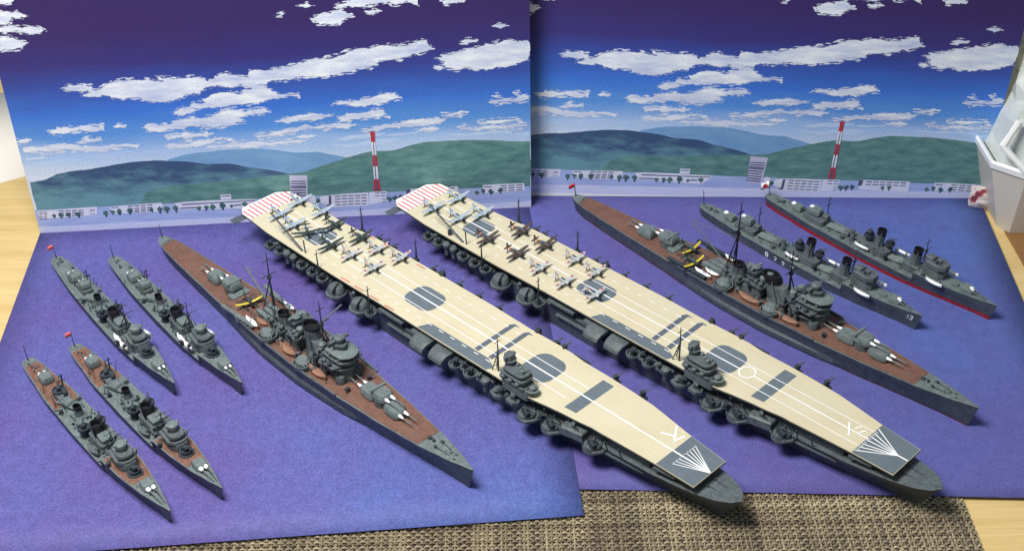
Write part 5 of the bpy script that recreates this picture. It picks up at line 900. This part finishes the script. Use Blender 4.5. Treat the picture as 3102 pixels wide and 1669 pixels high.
    isl(-.088, .078, -.05, .042, ZD + .066, ZD + .078); isl(-.075, .072, -.044, .04, ZD + .078, ZD + .104, .03); isl(-.06, .055, -.032, .03, ZD + .1, ZD + .112, .02)
    io = I.build('island', GREY, o)
    J = MB(); J.lathe([(.026, 0), (.026, .022), (.034, .024), (.034, .03)], (c[0] - .055, c[1] + .0, ZD + .108), 14); J.slab(rrect(c[0] - .082, c[1] - .022, c[0] - .036, c[1] + .024, .008), ZD + .135, ZD + .172, .12); J.box((c[0] - .058, c[1], ZD + .158), (.018, .074, .014)); J.build('gun_director', GREY, io)
    K = MB(); K.tub((c[0] + .105, c[1] - .005, ZD + .022), .036, .014); K.lathe([(.014, 0), (.018, .014), (.01, .022)], (c[0] + .105, c[1], ZD + .026), 10); K.build('lookout_post', DECKG, io)
    for x, y in ((.02, .0), (.045, -.014), (-.01, .012)): MB().lathe([(.008, 0), (.011, .01), (.006, .018)], (c[0] + x, c[1] + y, ZD + .112), 8).build('lookout_post', DECKG, io)
    for x in (-.06, -.01, .04): MB().lathe([(.01, 0), (.014, .016), (.008, .024)], (c[0] + x, c[1] - .044, ZD + .04), 8).build('lookout_post', DECKG, io)
    MB().loft([[(c[0] + a, c[1] + b, zq) for a, b in rrect(-.0765, -.0455, .0735, .0415, .03)] for zq in (ZD + .084, ZD + .093)], False, False).build('bridge_window_band', BLACK, io)
    M_ = MB(); mx, my = .425, -.155
    M_.tube([(mx, my, ZD), (mx, my, ZD + .13), (mx - .004, my, .428)], [.005, .004, .002], 6)
    for sg in (-1, 1): M_.tube([(mx - .03, my + sg * .016, ZD), (mx, my, ZD + .125)], .003, 5)
    for k in range(1, 5): M_.tube([(mx - .03 * (1 - k / 5), my - .016 * (1 - k / 5), ZD + .125 * k / 5), (mx - .03 * (1 - k / 5), my + .016 * (1 - k / 5), ZD + .125 * k / 5)], .0018, 4)
    M_.tube([(mx - .004, my - .02, .40), (mx - .004, my + .02, .40)], .0018, 4); M_.build('signal_mast', DARKG, o)
    anchors(o, 1.69, .164, .03)
    return o
def frame_of(p0, p1): return ((p0[0] + p1[0]) / 2, (p0[1] + p1[1]) / 2), math.degrees(math.atan2(p1[1] - p0[1], p1[0] - p0[0]))
C1, A1 = frame_of((-1.43871, 6.93663), (.90866, 4.53968)); C2, A2 = frame_of((-.49995, 7.00028), (1.84821, 4.59422))
carrier((*C1, .0052), A1, 'left aircraft carrier, red dashes along its tan deck edges, no circle by the island', False)
carrier((*C2, .0052), A2, 'right aircraft carrier with a white circle on its tan deck beside the island', True)
# ------------------------------------------------------------------ aircraft
def aircraft(name, m, span, Lh, belly, disc=True, band=None, edge=None, m2=None):
    o = empty(name, (0, 0, 0), 0, 'x', 'airplane')
    zc = .026; f = MB(); R = []
    for t, r in ((-1, .12), (-.6, .42), (-.1, .8), (.3, 1), (.7, 1), (.78, .98)):
        R.append([(t * Lh, belly * r * cos(2 * pi * j / 12), zc + .004 * (1 - t) + belly * r * 1.1 * sin(2 * pi * j / 12)) for j in range(12)])
    f.loft(R).build('fuselage', m, o)
    MB().lathe([(belly * .9, 0)], n=3) if 0 else None
    c = MB(); c.tube([(.76 * Lh, 0, zc), (.96 * Lh, 0, zc), (1.0 * Lh, 0, zc)], [belly * 1.06, belly * 1.02, belly * .6], 12); c.build('cowling', BLACK, o)
    p = MB(); p.lathe([(.004, 0), (.002, .008)], (0, 0, 0), 6); p = MB(); p.tube([(Lh, 0, zc), (Lh * 1.07, 0, zc)], [.004, .001], 6)
    for k in range(3): a = k * 2 * pi / 3 + .4; p.tube([(Lh * 1.03, 0, zc), (Lh * 1.03, .022 * cos(a), zc + .022 * sin(a))], [.0022, .0014], 4)
    p.build('propeller', DARKG, o)
    for sg in (-1, 1):
        w = MB(); R = []
        for t, x0, x1, th in ((0, -.02, .40, .0075), (.35, .02, .40, .006), (.75, .1, .37, .004), (.95, .17, .33, .003), (1.0, .22, .30, .0015)):
            y = sg * (belly * .5 + (span / 2 - belly * .5) * t); z = zc - .006 + .014 * t; a, b = x0 * Lh, (x1 + .06) * Lh
            R.append([(a, y, z), ((a + b) / 2, y, z + th / 2), (b - .004, y, z + th * .4), (b, y, z), ((a + b) / 2, y, z - th / 2)])
        wo = w.loft(R).build('wing', m2 or m, o)
        if edge:
            e = MB(); e.loft([[(r[3][0] + .0015, r[3][1], r[3][2] + .0005), (r[3][0] - .005, r[3][1], r[2][2] + .0022), (r[3][0] - .0105, r[3][1], r[2][2] + .0026)] for r in R], False, False, False).build('wing_edge_stripe', edge, wo)
        if disc:
            d = MB(); yy = sg * span * .36; zz = zc - .006 + .014 * .72 + .0042; d.add([(.25 * Lh + .0068 * cos(q * pi / 6), yy + .0068 * sin(q * pi / 6), zz) for q in range(12)], [tuple(range(12))]); d.build('red_disc', RED, wo, False)
        t_ = MB(); t_.loft([[(x0 * Lh, sg * y, zc + .008), ((x0 + x1) / 2 * Lh, sg * y, zc + .0095), (x1 * Lh, sg * y, zc + .008), ((x0 + x1) / 2 * Lh, sg * y, zc + .0065)] for y, x0, x1 in ((0, -1.0, -.72), (.028, -.95, -.76), (.034, -.9, -.82))]).build('tailplane', m, o)
        g = MB(); g.tube([(.3 * Lh, sg * .026, zc), (.32 * Lh, sg * .028, .008)], .002, 5); g.lathe([(.007, -.003), (.0075, 0), (.007, .003)], (0, 0, 0), 8); 
        g2 = MB(); g2.tube([(.3 * Lh, sg * .026, zc - .004), (.32 * Lh, sg * .028, .008)], .0022, 5); g2.tube([(.32 * Lh, sg * .028 - .003, .0075), (.32 * Lh, sg * .028 + .003, .0075)], .0075, 10); g2.build('landing_gear', DARKG, o)
    fn = MB(); fn.loft([[(x0 * Lh, -.0015, z), (x1 * Lh, -.0015, z), (x1 * Lh, .0015, z), (x0 * Lh, .0015, z)] for z, x0, x1 in ((zc + .006, -1.02, -.66), (zc + .03, -1.02, -.82), (zc + .036, -.98, -.88))]).build('tail_fin', m, o)
    MB().tube([(-.9 * Lh, 0, zc + .004), (-.92 * Lh, 0, .004)], [.003, .003], 5).build('tail_wheel', DARKG, o)
    cp = MB(); cp.loft([[(t * Lh, belly * .55 * r * cos(a), zc + belly * .95 + .011 * r * sin(a)) for a in [pi * j / 6 for j in range(7)]] for t, r in ((-.22, .25), (-.1, .9), (.25, 1), (.42, .3))], True, True, False).build('canopy', GLASS, o)
    if band:
        b_ = MB(); b_.tube([(-.66 * Lh, 0, zc + .0066), (-.5 * Lh, 0, zc + .006)], [belly * .46, belly * .58], 12); b_.build('tail_band', band, o)
    return o
kinds = {'silver': aircraft('attack_airplane', SILVER, .19, .066, .010, False), 'green': aircraft('torpedo_airplane', GREEN, .195, .066, .010, False), 'brown': aircraft('dive_airplane', MAROON, .19, .066, .0105, False, ORANGE), 'zero': aircraft('fighter_airplane', ZERO, .165, .06, .0095, True, ORANGE)}
used = set()
def place(kind, Cc, ang, u, v, label, group, rz=0):
    a = radians(ang); x = Cc[0] + u * cos(a) - v * sin(a); y = Cc[1] + u * sin(a) + v * cos(a)
    o = kinds[kind]
    if kind in used: o = copy_tree(o)
    used.add(kind)
    o.location = (x, y, .0052 + ZD + .0016); o.rotation_euler = (0, 0, a + rz); o['label'] = label; o['group'] = group
S1_ = 'aircraft on the left carrier'; S2_ = 'aircraft on the right carrier'
L1 = [('silver', -1.625, .123, 'pale grey airplane on the left carrier, tail over the red stern stripes', .0),
      ('silver', -1.595, -.045, 'pale grey airplane on the left carrier at the tip of its deck crane', .05),
      ('silver', -1.43, .15, 'pale grey airplane on the left carrier by the far deck edge, second row', .02),
      ('silver', -1.44, -.066, 'pale grey airplane under the middle of the left carrier crane arm', .0),
      ('green', -1.31, -.05, 'dark green airplane turned askew beside the aft elevator of the left carrier', -.5),
      ('green', -1.26, .106, 'dark green airplane at the far side of the left carrier aft elevator', .05),
      ('green', -1.105, -.046, 'dark green airplane just ahead of the left carrier aft elevator, near side', -.02),
      ('green', -1.04, .128, 'dark green airplane on the left carrier beside the aftmost far side red dash', .05),
      ('zero', -.94, -.03, 'small light grey fighter on the left carrier, second from front on the centre line', .0),
      ('zero', -.872, .116, 'small light grey fighter on the left carrier far guide line beside a green airplane', .0),
      ('zero', -.745, -.024, 'small light grey fighter foremost on the left carrier centre line', .0),
      ('zero', -.708, .152, 'small light grey fighter at the left carrier far edge over a red dash', .05)]
for k, u, v, t, r in L1: place(k, C1, A1, u, v, t, S1_, r)
L2 = [('silver', -1.585, -.075, 'pale grey airplane on the near side at the stern of the right carrier', .0),
      ('silver', -1.56, .112, 'pale grey airplane on the far side at the stern of the right carrier', .02),
      ('silver', -1.39, -.038, 'pale grey airplane on the right carrier behind the crane tip, before the elevator', .0),
      ('silver', -1.325, .095, 'pale grey airplane touching the far aft corner of the right carrier elevator', .02),
      ('brown', -1.105, -.078, 'brown airplane at the foot of the right carrier deck crane', .05),
      ('brown', -1.02, .118, 'brown airplane by the far edge, aftmost of the far side brown pair', .12),
      ('brown', -.87, -.065, 'brown airplane foremost on the near side of the right carrier', .05),
      ('brown', -.815, .108, 'brown airplane foremost on the far side of the right carrier', .1),
      ('zero', -.672, -.079, 'small light grey fighter right ahead of the near side brown airplane', .0),
      ('zero', -.585, .126, 'small light grey fighter right ahead of the far side brown airplane', .02),
      ('zero', -.476, -.08, 'small light grey fighter on the right carrier near guide line behind the middle elevator', .0),
      ('zero', -.414, .112, 'small light grey fighter at the far corner of the right carrier middle elevator', .02),
      ('zero', -.272, -.055, 'small light grey fighter parked on the right carrier middle elevator', .0)]
for k, u, v, t, r in L2: place(k, C2, A2, u, v, t, S2_, r)
def floatplane(Cc, ang, u, v, zq, rz, label):
    a = radians(ang); x = Cc[0] + u * cos(a) - v * sin(a); y = Cc[1] + u * sin(a) + v * cos(a)
    o = aircraft('floatplane', GREEN, .17, .058, .0095, False, None, YELLOW)
    for ch in kids(o):
        if ch.name.startswith('landing_gear') or ch.name.startswith('tail_wheel'): bpy.data.objects.remove(ch)
    for sg in (-1, 1):
        MB().loft([[(t * .055, sg * .03 + .006 * r * cos(q * pi / 4), .006 + .006 * r * sin(q * pi / 4)) for q in range(8)] for t, r in ((-1, .25), (-.4, .9), (.5, 1), (1.05, .3))]).build('float', GREEN, o); MB().tube([(0, sg * .03, .008), (.004, sg * .012, .026)], .0018, 5).build('float_strut', DARKG, o)
    o.location = (x, y, zq); o.rotation_euler = (0, 0, a + rz); o['label'] = label; o['group'] = 'floatplanes on the cruisers'
floatplane((-1.17595, 5.74765), -47.96, -.455, -.015, Zs + .1195, -.15, 'green floatplane with yellow wing edges on the aircraft deck of the left cruiser')
floatplane((1.37045, 6.1462), -48.44, -.50, .02, Zr + .1195, .05, 'green floatplane farther aft of the two on the right cruiser, next to its turret')
floatplane((1.37045, 6.1462), -48.44, -.395, -.075, Zr + .1195, .0, 'green floatplane nearer the white boats on the right cruiser')
bpy.context.view_layer.update()
